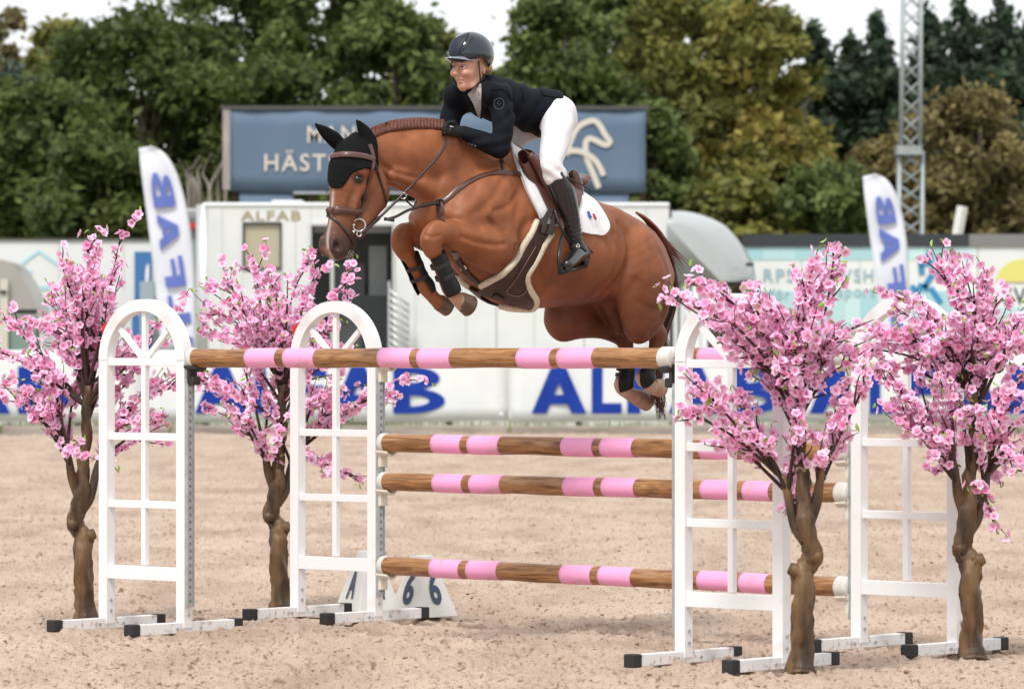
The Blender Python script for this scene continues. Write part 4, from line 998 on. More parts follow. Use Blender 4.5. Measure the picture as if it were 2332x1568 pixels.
t3 = [(1862, 565), (1875, 610), (1915, 595), (1530, 665), (1565, 640), (1640, 655), (1600, 690), (1545, 840), (1570, 880), (1605, 935), (1640, 1018), (1690, 1035), (1782, 1118), (1798, 1170), (1955, 735), (1960, 805), (1985, 840), (1930, 900), (1700, 650), (1760, 700), (1690, 740), (1840, 650), (1860, 700), (1900, 760), (1740, 860), (1680, 900), (1900, 960), (1870, 1040), (1830, 1060), (1640, 780), (1800, 760), (1720, 820), (1850, 850)]
t4 = [(2162, 572), (2190, 595), (2245, 635), (2215, 640), (2270, 680), (2000, 655), (1965, 755), (1935, 790), (2040, 700), (2010, 830), (2080, 720), (2340, 690), (2350, 770), (2330, 860), (2345, 960), (2250, 1135), (2330, 1030), (2310, 1080), (2110, 790), (2040, 900), (2060, 960), (2140, 1075), (2100, 1000), (2170, 720), (2200, 780), (2260, 780), (2290, 880), (2120, 880), (2160, 960), (2230, 900), (2090, 850), (2180, 850)]
blossom_tree(195, 1416, 1, t1, 'pink blossom tree tied behind the standard with the black cup', 21, tie=(212, 262, 938))
blossom_tree(640, 1390, 1, t2, 'pink blossom tree tied behind the standard beside the number blocks', 22, tie=(650, 690, 1014))
blossom_tree(1822, 1533, -1, t3, 'pink blossom tree in front of the standard at the near end of the front pole', 23, 1.05)
blossom_tree(2215, 1500, 1, t4, 'pink blossom tree in front of the standard at the near end of the rear poles', 24, 1.05)
# ================================================================ the horse
TH = R(42)
HD = np.array([-math.cos(TH), -math.sin(TH), 0.0])       # where the horse goes
HW = np.array([math.sin(TH), -math.cos(TH), 0.0])        # its left side, turned to us
HO = np.array([.203, 24.83, 0.0])
def on_plane(px, py, o, wax, w):
    r = ray(px, py); t = (w - np.dot(CAM - o, wax)) / np.dot(r, wax); return CAM + r * t
def W(px, py, w=0.0): return on_plane(px, py, HO, HW, w)
def rows(lst, w): return [[*W(a, b, w), rv, rs] for a, b, rv, rs in lst]
def mirror(P):
    P = np.asarray(P, float); d = (P - HO) @ HW; return P - 2 * d[..., None] * HW
def mrows(lst, w):
    r = np.array(rows(lst, w)); r[:, :3] = mirror(r[:, :3]); return r

HDT = R(47)                                              # the head is bent a little more to us
HHD = np.array([-math.cos(HDT), -math.sin(HDT), 0.0]); HHW = np.array([math.sin(HDT), -math.cos(HDT), 0.0])
HHO = W(850, 345, 0)
def WH(px, py, w=0.0): return on_plane(px, py, HHO, HHW, w)
def hrows(lst, w): return [[*WH(a, b, w), rv, rs] for a, b, rv, rs in lst]
def mirror_h(P):
    P = np.asarray(P, float); d = (P - HHO) @ HHW; return P - 2 * d[..., None] * HHW

hp = [W(700, 250, .5), W(700, 250, -.5), W(1580, 960, .5), W(1580, 960, -.5), W(1580, 250, .5), W(700, 960, -.5)]
hlo = np.min(hp, 0) + [.0, .0, .0]; hhi = np.max(hp, 0)
hf = Field(hlo, hhi, .0085)
# trunk
hf.chain(rows([(1012, 482, .15, .15), (1060, 490, .25, .21), (1118, 512, .355, .235), (1168, 527, .405, .265), (1235, 551, .365, .305),
               (1308, 570, .30, .29), (1368, 582, .258, .225), (1420, 602, .22, .19), (1450, 645, .15, .14)], 0), HW, k=.05)
# withers ridge
hf.chain(rows([(1110, 372, .07, .045), (1168, 368, .07, .05), (1230, 412, .06, .06)], 0), HW, k=.12)
# neck with crest
hf.chain(rows([(1128, 438, .275, .15), (1052, 397, .25, .115), (982, 369, .208, .09), (917, 352, .168, .075), (866, 351, .125, .066), (836, 356, .10, .062)], 0), HW, k=.07)
# croup, both quarters
for mr in (rows, mrows):
    hf.chain(mr([(1395, 520, .09, .10), (1448, 575, .15, .13), (1474, 640, .17, .13)], .11), HW, k=.10)
# near hind leg
hf.chain(rows([(1436, 560, .15, .10), (1452, 610, .19, .125), (1462, 655, .19, .125), (1463, 700, .165, .11), (1456, 740, .11, .085), (1452, 756, .075, .065)], .185), HW, k=.024)
hf.chain(rows([(1462, 722, .085, .07), (1484, 742, .065, .055), (1500, 764, .048, .042)], .15), HW, k=.04)
hf.chain(rows([(1498, 760, .052, .045), (1490, 800, .04, .034), (1475, 846, .038, .034), (1464, 860, .048, .041), (1474, 874, .038, .035), (1488, 882, .042, .04)], .14), HW, k=.02)
# off hind leg, drawn up under the belly
hf.chain(rows([(1352, 600, .19, .12), (1322, 655, .19, .105), (1290, 710, .15, .09), (1278, 734, .112, .085)], -.15), HW, k=.04)
hf.chain(rows([(1280, 735, .10, .078), (1325, 728, .105, .075), (1375, 742, .075, .06), (1420, 768, .052, .045)], -.15), HW, k=.04)
hf.chain(rows([(1422, 765, .054, .046), (1426, 805, .042, .035), (1424, 848, .039, .035), (1416, 876, .050, .043), (1430, 893, .040, .036), (1450, 905, .044, .042)], -.14), HW, k=.02)
# shoulders, upper arms
for mr in (rows, mrows):
    hf.chain(mr([(1148, 400, .07, .05), (1105, 455, .13, .08), (1062, 500, .125, .08), (1070, 520, .10, .075)], .155), HW, k=.06)
hf.chain(rows([(1150, 490, .10, .07), (1135, 545, .115, .085), (1140, 595, .07, .06)], .17), HW, k=.045)
hf.chain(mrows([(1150, 490, .10, .07), (1135, 545, .115, .085), (1140, 590, .07, .06)], .17), HW, k=.045)
# breast muscles
for mr in (rows, mrows):
    hf.chain(mr([(1022, 455, .06, .05), (1020, 495, .09, .075), (1050, 545, .07, .06)], .07), HW, k=.035)
# near fore leg, folded
hf.chain(rows([(1150, 560, .10, .075), (1120, 560, .108, .085), (1060, 540, .080, .07), (1012, 529, .057, .052)], .20), HW, k=.022)
hf.chain(rows([(1150, 605, .055, .055), (1105, 592, .058, .052), (1050, 566, .042, .04), (1015, 550, .03, .03)], .185), HW, k=.014)
hf.chain(rows([(1022, 520, .05, .05), (996, 527, .063, .056), (980, 547, .060, .055), (983, 570, .046, .044)], .19), HW, k=.018)
hf.chain(rows([(972, 545, .03, .03), (985, 520, .03, .03), (1003, 508, .02, .02)], .205), HW, k=.012)
hf.chain(rows([(984, 556, .045, .042), (998, 598, .038, .033), (1014, 640, .037, .034), (1024, 657, .046, .04), (1036, 674, .037, .034), (1050, 690, .04, .038)], .18), HW, k=.02)
# off fore leg
hf.chain(rows([(1055, 590, .09, .08), (1018, 562, .09, .075), (968, 543, .07, .06), (938, 535, .058, .053)], -.16), HW, k=.03)
hf.chain(rows([(942, 530, .05, .05), (920, 533, .061, .055), (913, 552, .058, .055), (920, 574, .045, .044)], -.16), HW, k=.018)
hf.chain(rows([(920, 562, .045, .042), (940, 597, .038, .033), (960, 638, .037, .034), (970, 654, .046, .04), (984, 674, .037, .034), (1000, 690, .04, .038)], -.15), HW, k=.02)
# throat muscles and jugular groove
for sgn in (1, -1):
    A = np.array(rows([(884, 398, .045, .04), (930, 414, .05, .042), (972, 434, .055, .045), (1003, 452, .05, .045)], 0)); A[:, :3] += HW * .045 * sgn
    hf.chain(A, HW, k=.016)
    A = np.array(rows([(1010, 330, .07, .04), (960, 345, .10, .035), (910, 360, .07, .03)], 0)); A[:, :3] += HW * .06 * sgn
    hf.chain(A, HW, k=.05)
    A = np.array(rows([(1090, 420, .10, .05), (1030, 425, .07, .045), (990, 425, .04, .035)], 0)); A[:, :3] += HW * .085 * sgn
    hf.chain(A, HW, k=.035)
# sheath
hf.chain(rows([(1300, 672, .03, .04), (1345, 664, .04, .045), (1375, 658, .04, .045)], 0), HW, k=.04)
hf.chain(rows([(1385, 680, .07, .07), (1402, 715, .06, .06), (1412, 745, .045, .05)], -.03), HW, k=.04)
# head
hf.chain(hrows([(824, 338, .088, .078), (806, 378, .130, .105), (798, 420, .128, .096), (788, 466, .105, .072), (779, 508, .088, .06), (770, 543, .08, .06), (768, 563, .068, .058)], 0), HHW, k=.035)
for sgn in (1, -1):
    A = np.array(hrows([(832, 398, .07, .03), (842, 440, .088, .033), (830, 470, .065, .03), (814, 504, .045, .025), (800, 535, .03, .022)], 0)); A[:, :3] += HHW * .058 * sgn
    hf.chain(A, HHW, k=.028)
    A = np.array(hrows([(792, 395, .03, .02), (800, 388, .033, .022), (814, 392, .025, .02)], 0)); A[:, :3] += HHW * .100 * sgn     # brow
    hf.chain(A, HHW, k=.02)
    A = np.array(hrows([(798, 424, .014, .012), (786, 455, .012, .012), (781, 480, .008, .01)], 0)); A[:, :3] += HHW * .085 * sgn    # cheek ridge
    hf.chain(A, HHW, k=.03)
    A = np.array(hrows([(752, 545, .034, .022), (750, 562, .036, .022), (757, 575, .025, .02)], 0)); A[:, :3] += HHW * .042 * sgn     # nostril wing
    hf.chain(A, HHW, k=.018)
    c = WH(748, 560, 0) + HHW * .062 * sgn
    hf.ball(c, (.030, .026, .016), HHW, k=.009, op='sub', up=WH(744, 548, 0) - WH(753, 572, 0))
    c = WH(817, 408, .107); c = c if sgn > 0 else mirror_h(c)
    hf.ball(c, (.016, .016, .023), HHW, k=.014, op='sub')
# lips and chin
hf.chain(hrows([(779, 560, .045, .045), (772, 577, .035, .04), (764, 582, .025, .034)], 0), HHW, k=.022)
hf.chain(hrows([(796, 548, .04, .034), (789, 573, .03, .032)], 0), HHW, k=.014)
hV, hF = hf.mesh(2)
def normals(V, Fc):
    n = np.cross(V[Fc[:, 2]] - V[Fc[:, 0]], V[Fc[:, 3]] - V[Fc[:, 1]]); N = np.zeros_like(V)
    for i in range(4):
        for a in range(3): N[:, a] += np.bincount(Fc[:, i], n[:, a], len(V))
    return N / (np.linalg.norm(N, axis=1)[:, None] + 1e-12)

def px_of(P):
    P = np.atleast_2d(P); d = P - CAM
    z = d @ _fw; return 1165.5 + FPX * d[:, 0] / z, 784.0 - FPX * (d @ _up) / z
hx, hy = px_of(hV); hw = (hV - HO) @ HW
# muscle lines worked into the surface (depth in metres, width in picture points), same on both sides of the body
hN = normals(hV, hF); disp = np.zeros(len(hV))
def muscle(line, width, depth, bank=0.0):
    global disp
    P = catmull(np.asarray(line, float), 6); W3 = np.array([W(x, y, .22) for x, y in P])
    for sd in (1, -1):
        Q = W3 if sd > 0 else mirror(W3); r_ = width / 416.0
        m = (hw * sd > .01) & (((hV - Q.mean(0)) ** 2).sum(1) < .45)
        idx = np.where(m)[0]
        # distance measured along the flank (length and height only)
        A = np.stack([hV[idx] @ HD, hV[idx, 2]], 1); B = np.stack([Q @ HD, Q[:, 2]], 1)
        d2 = np.full(len(idx), 9.)
        for a, b in zip(B[:-1], B[1:]):
            e = b - a; t = np.clip(((A - a) @ e) / (e @ e + 1e-12), 0, 1); d2 = np.minimum(d2, ((A - a - t[:, None] * e) ** 2).sum(1))
        fac = np.clip((hN[idx] @ HW) * sd, 0, 1)
        disp[idx] -= 1.45 * depth * np.exp(-d2 / (2 * r_ * r_)) * fac
        if bank: disp[idx] += bank * np.exp(-d2 / (2 * (2.6 * r_) ** 2)) * fac
muscle([(1107, 498), (1120, 512), (1136, 528)], 4, .009, .003)
muscle([(1040, 540), (1070, 551), (1108, 558), (1130, 556)], 4.5, .008, .003)
muscle([(1215, 500), (1190, 512), (1180, 535), (1178, 570), (1165, 605)], 9, .014, .005)
muscle([(1142, 604), (1125, 612), (1100, 606)], 5, .009, .002)
muscle([(1150, 405), (1125, 440), (1098, 470), (1070, 490)], 8, .007, .003)
muscle([(1100, 405), (1080, 440), (1048, 470)], 7, .006, .002)
muscle([(1195, 420), (1178, 460), (1165, 500)], 10, .007, .003)
muscle([(1404, 510), (1418, 540), (1420, 580), (1410, 622), (1398, 660), (1392, 690)], 8, .016, .008)
muscle([(1380, 540), (1392, 590), (1384, 640), (1368, 680)], 12, .010, .004)
muscle([(1470, 540), (1492, 600), (1500, 660), (1490, 720)], 8, .007, .003)
muscle([(1440, 520), (1462, 580), (1470, 640)], 12, .006, .002)
muscle([(1440, 690), (1462, 705), (1490, 700)], 8, .005, .002)
muscle([(1180, 440), (1150, 470), (1120, 480)], 5, .006, .003)
muscle([(1085, 520), (1060, 515), (1035, 505)], 5, .007, .003)
muscle([(1160, 560), (1150, 585), (1130, 598)], 4, .006, .003)
muscle([(1500, 690), (1488, 730), (1470, 755)], 6, .008, .003)
muscle([(1428, 640), (1420, 690), (1428, 735)], 7, .008, .003)
muscle([(1330, 520), (1360, 560), (1372, 600)], 9, .008, .003)
for i in range(7): muscle([(1215 + i * 21, 505 + i * 6), (1222 + i * 19, 570 + i * 5), (1212 + i * 18, 630 + i * 3)], 5, .0022, .0008)
def muscle_head(line, width, depth):
    global disp
    B = np.array([[p[0], p[1]] for p in catmull(np.asarray(line, float), 5)]); A = np.stack([hx, hy], 1); m = (hx < 1030) & (hN @ (CAM - HHO) > 0); d2 = np.full(m.sum(), 1e9)
    for a, b in zip(B[:-1], B[1:]):
        e = b - a; t = np.clip(((A[m] - a) @ e) / (e @ e + 1e-9), 0, 1); d2 = np.minimum(d2, ((A[m] - a - t[:, None] * e) ** 2).sum(1))
    disp[m] -= 1.3 * depth * np.exp(-d2 / (2 * width * width))
muscle_head([(860, 362), (878, 381), (920, 398), (962, 407)], 4, .009)
muscle_head([(884, 420), (900, 418), (940, 432)], 3, .004)
muscle_head([(970, 300), (985, 320), (996, 340)], 6, .004)
muscle_head([(838, 418), (842, 440), (836, 462)], 5, .004)
muscle_head([(805, 438), (795, 462), (788, 490)], 4, .004)
muscle_head([(790, 572), (781, 578), (768, 585)], 1.6, .005)
muscle_head([(968, 536), (985, 540), (1000, 536)], 3, .005)
hV = hV + hN * disp[:, None]
hx, hy = px_of(hV); hw = (hV - HO) @ HW
rng = np.random.default_rng(5)
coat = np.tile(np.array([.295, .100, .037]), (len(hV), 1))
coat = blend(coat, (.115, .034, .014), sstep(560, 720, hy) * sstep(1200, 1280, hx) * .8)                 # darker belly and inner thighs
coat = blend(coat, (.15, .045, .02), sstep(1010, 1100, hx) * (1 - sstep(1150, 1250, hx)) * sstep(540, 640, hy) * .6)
hhw = (hV - HHO) @ HHW; inhead = (hx < 885) & (hy > 330) & (hx > 700)
ma = sstep(490, 552, hy) * inhead
coat = blend(coat, (.05, .030, .025), ma * .92)                                                          # dark muzzle
coat = blend(coat, (.125, .045, .024), sstep(400, 470, hy) * inhead * (1 - ma) * .45)
front = (np.gradient(hy) * 0 + 1)
mid = np.exp(-(hhw / .010) ** 2) * inhead * (hx < 775) * sstep(425, 440, hy) * (1 - sstep(590, 600, hy))
coat = blend(coat, (.62, .52, .46), mid * .8)                                                             # stripe down the face
snip = np.exp(-((hhw + .012) / .02) ** 2) * inhead * sstep(555, 568, hy) * (1 - sstep(578, 590, hy)) * (hx < 752)
coat = blend(coat, (.60, .30, .25), snip * .45)
eyed = np.linalg.norm(hV - WH(816, 408, .10), axis=1); coat = blend(coat, (.045, .022, .016), (1 - sstep(.024, .046, eyed)) * .85)
nosd = np.minimum(np.linalg.norm(hV - (WH(748, 560, 0) + HHW * .058), axis=1), np.linalg.norm(hV - (WH(748, 560, 0) - HHW * .058), axis=1)); coat = blend(coat, (.012, .008, .008), (1 - sstep(.012, .026, nosd)))
lipl = np.exp(-(((hy - 577) - (hx - 775) * .25) / 1.8) ** 2) * inhead * (hx > 745); coat = blend(coat, (.02, .012, .01), lipl * .6)
sock = lambda cx, y0, y1: (np.abs(hx - cx) < 60) * sstep(y0, y1, hy)
coat = blend(coat, (.60, .42, .31), np.maximum(sock(1425, 852, 872) * (hx < 1500), sock(1480, 842, 858)) * .9)   # white hind pasterns
coat = blend(coat, (.55, .38, .27), sstep(662, 684, hy) * (hx > 1015) * (hx < 1085) * (hw > 0) * .65)          # pale near fore pastern
coat *= (1 + .10 * np.sin(hV[:, [0]] * 9 + hV[:, [2]] * 7) * np.sin(hV[:, [1]] * 11 + 1))
hB = BVHTree.FromPolygons([tuple(v) for v in hV], [tuple(f) for f in hF.tolist()])

HBASE = W(1250, 600, 0)
horse = empty('horse', HBASE, 'chestnut bay horse with plaited mane in mid leap over the pole fence', 'horse')
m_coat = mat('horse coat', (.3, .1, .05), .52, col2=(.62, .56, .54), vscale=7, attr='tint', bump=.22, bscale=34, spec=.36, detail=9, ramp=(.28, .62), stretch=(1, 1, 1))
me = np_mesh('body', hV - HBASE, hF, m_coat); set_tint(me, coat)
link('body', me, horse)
# ================================================================ horse details and tack
def cast(px, py, bvh, up=True, w=0.0):
    """where the line of sight through a picture point meets a body; slides up a little past an outline"""
    for k in range(24):
        r = unit(ray(px, py - (k * 1.5 if up else 0))); h = bvh.ray_cast(Vector(CAM), Vector(r), 60)
        if h[0] is not None:
            n_ = np.array(h[1]); n_ = n_ if np.dot(n_, r) < 0 else -n_
            return np.array(h[0]), n_
        if not up: break
    return W(px, py, w), HW.copy()
def smooth_rows(A, it=2):
    A = np.array(A)
    for _ in range(it): A[1:-1] = A[1:-1] * .5 + (A[:-2] + A[2:]) * .25
    return A
def patch(name, cA, cB, off, th, m, parent, bvh, nu=24, nv=14, both=True, build=True, px_off=None):
    """cloth or leather lying on a body between two outlines given top to bottom in picture points"""
    cA, cB = np.asarray(cA, float), np.asarray(cB, float)
    def resample(c, n):
        c = catmull(c, 8); d = np.r_[0, np.cumsum(np.linalg.norm(np.diff(c, axis=0), axis=1))]; t = np.linspace(0, d[-1], n)
        return np.stack([np.interp(t, d, c[:, 0]), np.interp(t, d, c[:, 1])], 1)
    a, b = resample(cA, nu), resample(cB, nu); G = np.zeros((nu, nv, 3)); N = np.zeros((nu, nv, 3))
    for i in range(nu):
        for j in range(nv):
            q = a[i] + (b[i] - a[i]) * j / (nv - 1); G[i, j], N[i, j] = cast(q[0], q[1], bvh)
    for _ in range(3):
        Nn = N.copy(); Nn[1:-1, 1:-1] = (N[1:-1, 1:-1] * 2 + N[:-2, 1:-1] + N[2:, 1:-1] + N[1:-1, :-2] + N[1:-1, 2:]) / 6; N = Nn / np.linalg.norm(Nn, axis=2)[..., None]
    A = G + N * off; mb = MB().sheet(A, th, N)
    if both: mb.sheet(mirror(A), th, N - 2 * (N @ HW)[..., None] * HW)
    o = mb.build(name, m, parent, smooth=True); auto_smooth(o, 50); return o, A, N
def strap(name, pts, wd, m, parent, bvh, off=.002, th=.005, both=False, n=5, mir=mirror):
    P = catmull(np.asarray(pts, float), n); C, N = zip(*[cast(x, y, bvh) for x, y in P]); C = smooth_rows(C, 3); N = smooth_rows(N, 4); k = len(C)
    A = np.zeros((k, 4, 3)); NN = np.zeros((k, 4, 3))
    for i in range(k):
        t = unit(C[min(i + 1, k - 1)] - C[max(i - 1, 0)]); n_ = unit(N[i] - t * np.dot(N[i], t)); s_ = np.cross(n_, t)
        for j, u in enumerate((-1, -.45, .45, 1)): A[i, j] = C[i] + s_ * u * wd / 2 + n_ * (off + (0 if abs(u) == 1 else th * .35)); NN[i, j] = n_
    mb = MB().sheet(A, th, NN)
    if both: mb.sheet(mir(A), th, mir(A + NN) - mir(A))
    o = mb.build(name, m, parent, smooth=True); auto_smooth(o, 45); return o
def tubes(name, lines, m, parent, n=6):
    mb = MB()
    for P, r in lines: mb.tube(P, r, n)
    return mb.build(name, m, parent, smooth=True)
def ring(c, nrm, R_, r, n=20, arc=(0, 2 * math.pi)):
    nrm = unit(nrm); u = unit(np.cross(nrm, [0, 0, 1.])); v = np.cross(nrm, u)
    return [np.asarray(c) + (u * math.cos(a) + v * math.sin(a)) * R_ for a in np.linspace(arc[0], arc[1], n)]
TOCAM = unit(CAM - W(1100, 500, 0))

# eyes
m_eye = mat('dark eye', (.010, .006, .005), .12, coat=.25)
e0 = WH(816, 408, .082)
for P in (e0, mirror_h(e0)):
    mb = MB(); bm_ = bmesh.new(); bmesh.ops.create_uvsphere(bm_, u_segments=16, v_segments=10, radius=.026); bm_.verts.index_update()
    mb.add([HHD * v.co[0] * 1.2 + Z3 * v.co[2] * .85 + HHW * v.co[1] + P for v in bm_.verts], [tuple(v.index for v in f.verts) for f in bm_.faces]); bm_.free(); mb.build('eye', m_eye, horse, smooth=True)
# nostril depth
m_nos = mat('nostril lining', (.02, .012, .011), .7)
# hooves
def hoof(px0, py0, px1, py1, w, r0, r1, m):
    a, b = W(px0, py0, w), W(px1, py1, w); P = [a, a + (b - a) * .1, b - (b - a) * .08, b]
    MB().tube(P, [r0, r0 * 1.04, r1, r1 * .93], 18, flat=(HW, .92)).build('hoof', m, horse, smooth=True); auto_smooth(horse.children[-1], 45)
m_hoof = mat('dark hoof horn', (.075, .045, .032), .4, col2=(.14, .085, .055), vscale=30, stretch=(1, 1, 4)); m_hoofp = mat('pale hoof horn', (.40, .27, .19), .5, col2=(.28, .18, .12), vscale=25)
hoof(1047, 683, 1071, 698, .18, .046, .060, m_hoof); hoof(998, 688, 1021, 699, -.15, .044, .054, m_hoof)
hoof(1447, 903, 1476, 915, -.14, .046, .056, m_hoofp); hoof(1487, 880, 1508, 884, .14, .044, .052, m_hoofp)
# plaited mane
m_mane = mat('plaited mane hair', (.16, .045, .022), .55, col2=(.07, .02, .012), vscale=60, bump=.5, bscale=150)
cr = catmull([(848, 299), (880, 287), (926, 280), (965, 279), (1004, 283)], 8); dd = np.r_[0, np.cumsum(np.linalg.norm(np.diff(cr, axis=0), axis=1))]
for i, t in enumerate(np.linspace(0, dd[-1], 22)):
    x, y = np.interp(t, dd, cr[:, 0]), np.interp(t, dd, cr[:, 1]); c, n_ = cast(x, y + 4, hB); c2, n2 = cast(x + 1, y + 13, hB)
    top = W(x, y - 1, 0) + Z3 * .006
    MB().tube([top - HW * .02, top + HW * .012 + Z3 * .004, c + n_ * .008, c2 + n2 * .006, c2 - Z3 * .008], [.011, .0155, .0165, .0145, .007], 8).build('braid', m_mane, horse, smooth=True)
fl = catmull([(832, 316), (848, 301), (862, 293)], 6); tubes('forelock_hair', [([W(x, y + k_ * 2, .0) + HW * (.01 * k_) for x, y in fl], .007) for k_ in range(4)], m_mane, horse)
# tail
m_tail = mat('tail hair', (.10, .035, .02), .5, col2=(.05, .02, .014), vscale=90, stretch=(1, 1, .1))
m_tail2 = mat('reddish tail hair', (.20, .06, .028), .5, col2=(.10, .03, .016), vscale=90)
rs = random.Random(9); L_ = []
dock = [(1448, 484), (1470, 498), (1492, 523), (1510, 552)]
for i in range(90):
    u, v = rs.gauss(0, 1), rs.gauss(0, 1)
    end = (1546 + 9 * u, 596 + 14 * v) if i % 2 else (1535 + 6 * u, 580 + 10 * v)
    p = [W(a + u * 1.6 * k, b + v * 1.8 * k, .02 * u * k) for k, (a, b) in enumerate(dock)] + [W(*end, .05 * u)]
    L_.append((catmull(p, 5), [.0065 * (1 - (t ** 2) * .85) for t in np.linspace(0, 1, 21)]))
tubes('tail_switch', L_, m_tail2, horse, 4); L_ = []
low = [(1500, 532), (1528, 590), (1538, 650), (1531, 705), (1512, 760), (1500, 815), (1496, 870), (1502, 915)]
for i in range(150):
    u, v = rs.gauss(0, .8), rs.gauss(0, .8); cut = rs.choice((8, 8, 8, 6, 5)); sp = rs.uniform(-1, 1)
    p = [W(a + u * (1 + 1.2 * k) , b, -.02 - .04 * v) for k, (a, b) in enumerate(low[:cut])]
    if cut == 8: p.append(W(1506 + 11 * sp + 2 * u, 945 + rs.uniform(-22, 12), -.03 - .05 * v))
    else: p.append(W(low[cut - 1][0] + 10 + 6 * u, low[cut - 1][1] + 34, -.03))
    L_.append((catmull(p, 4), [.0036 * (1 - (t ** 3) * .75) for t in np.linspace(0, 1, 4 * (len(p) - 1) + 1)]))
tubes('tail_hair', L_, m_tail, horse, 4)
# chin whiskers
tubes('whiskers', [([(c0 := WH(792 + rs.uniform(-8, 8), 570 + rs.uniform(-6, 8), rs.uniform(-.02, .05))), c0 + np.array([rs.uniform(.0, .03), -.01, -rs.uniform(.02, .045)])], .0009) for _ in range(26)], mat('whisker', (.45, .42, .38), .6), horse, 3)

# ---- crocheted ear bonnet
m_bon = mat('black crochet', (.006, .006, .0065), .9, bump=.6, bscale=220, col2=(.011, .011, .012), vscale=160, spec=.12)
def px_region(f, poly, sd_scale):
    """cut a field to the part that lies inside an outline as seen on the near side"""
    X, Y, Z = np.meshgrid(*f.ax, indexing='ij'); P = np.stack([X.ravel(), Y.ravel(), Z.ravel()], 1); x, y = px_of(P)
    poly = np.asarray(poly, float); n = len(poly); best = np.full(len(x), 1e9); ins = np.zeros(len(x), bool)
    for i in range(n):
        (x0, y0), (x1, y1) = poly[i], poly[(i + 1) % n]; ex, ey = x1 - x0, y1 - y0
        t = np.clip(((x - x0) * ex + (y - y0) * ey) / (ex * ex + ey * ey), 0, 1); best = np.minimum(best, (x - x0 - t * ex) ** 2 + (y - y0 - t * ey) ** 2)
        cnd = ((y0 > y) != (y1 > y)); ins ^= cnd & (x < ex * (y - y0) / (ey if abs(ey) > 1e-9 else 1e-9) + x0)
    sd = np.sqrt(best) * np.where(ins, -1, 1) / sd_scale
    f.d = np.maximum(f.d, sd.reshape(f.d.shape).astype(np.float32))
c0 = WH(800, 360, 0); bf = Field(c0 - [.33, .33, .27], c0 + [.33, .33, .27], .0065)
hd = np.array(hrows([(824, 338, .088, .078), (806, 378, .130, .105), (798, 420, .128, .096), (788, 466, .105, .072)], 0)); hd[:, 3:] += .011
bf.chain(hd, HHW, k=.03)
for sgn in (1, -1):
    A = np.array(hrows([(792, 395, .041, .031), (800, 388, .044, .033), (814, 392, .036, .031)], 0)); A[:, :3] += HHW * .100 * sgn; bf.chain(A, HHW, k=.02)
px_region(bf, catmull([(735, 330), (741, 393), (750, 424), (766, 429), (781, 425), (792, 409), (806, 393), (833, 384), (862, 388), (858, 350), (842, 316), (800, 296)], 3), 416)
def ear(f, pts, w):
    A = np.array(hrows(pts, w)); f.chain(A, unit(HHW * .9 + HHD * .35), k=.014)
ear(bf, [(846, 352, .034, .03), (841, 325, .044, .028), (829, 300, .036, .020), (818, 283, .02, .011), (811, 273, .006, .005)], .055)
ear(bf, [(778, 336, .034, .03), (762, 319, .042, .028), (742, 303, .034, .020), (727, 291, .02, .011), (717, 282, .006, .005)], -.075)
bV, bF = bf.mesh(1); me = np_mesh('ear_bonnet', bV - HBASE, bF, m_bon)
bonnet = link('ear_bonnet', me); bonnet.location = HBASE; tag(bonnet, 'black crocheted ear bonnet pulled over both ears of the horse', 'ear bonnet')
nH = len(hV); allB = BVHTree.FromPolygons([tuple(v) for v in np.vstack([hV, bV])], [tuple(f) for f in hF.tolist()] + [tuple(f) for f in (bF + nH).tolist()])

# ---- bridle
m_lea = mat('brown leather', (.060, .022, .016), .38, col2=(.095, .036, .026), vscale=14, coat=.25)
m_led = mat('dark leather', (.022, .011, .009), .4, coat=.2); m_steel = mat('polished steel', (.62, .60, .57), .18, metal=1.0)
bridle = empty('bridle', WH(830, 420, .1), 'brown leather bridle with padded noseband and loose ring bit', 'bridle')
S = lambda nm, pts, wd, m=m_lea, **k: strap(nm, pts, wd, m, bridle, allB, mir=mirror_h, **k)
S('browband', [(756, 357), (775, 353), (800, 353), (830, 357), (850, 364)], .030, th=.009); S('browband_piping', [(757, 355), (775, 351), (800, 351), (830, 355), (850, 362)], .010, m=mat('light brown leather', (.13, .055, .042), .35, coat=.3), off=.010, th=.004)
S('headpiece', [(840, 330), (846, 345), (850, 364)], .028, both=True); S('cheekpiece', [(850, 364), (847, 385), (839, 410), (832, 442), (823, 478), (816, 497)], .021, both=True, th=.006)
S('cheekpiece_buckle', [(829, 441), (825, 457)], .03, m=m_led, th=.010)
S('throatlash', [(850, 366), (858, 390), (866, 415), (874, 440), (879, 462)], .013, m=m_led, both=True)
S('noseband', [(741, 484), (755, 480), (770, 479), (795, 480), (818, 483)], .034, th=.011, both=True); S('noseband_piping', [(741, 482), (755, 478), (770, 477), (795, 478), (816, 481)], .010, m=MATS['light brown leather'], off=.012, th=.004)
S('flash_strap', [(744, 492), (762, 500), (780, 519), (795, 538), (803, 556)], .013, m=m_led)
bc, bn = cast(817, 514, allB); bcf = bc + bn * .012
tubes('bit_ring', [(ring(bcf, unit(bn + TOCAM), .033, 0), .0045)], m_steel, bridle, 8); tubes('bit_ring', [(ring(bcf + [.0, 0, -.046] + TOCAM * .004, unit(bn + TOCAM), .013, 0, 14), .0035)], m_steel, bridle, 6)
mc = mirror_h(bcf); tubes('bit_ring', [(ring(mc, HHW, .033, 0), .0045)], m_steel, bridle, 8)
tubes('mouthpiece', [([bcf - HHW * .01 + HHD * .02, mc + HHW * .01 + HHD * .02], .009)], m_steel, bridle, 8); c_ = cast(805, 528, allB)[0]
tubes('bit_joint', [([c_, c_ + TOCAM * .012], [.012, .007])], m_steel, bridle, 8)
HAND = W(1022, 294, .10)
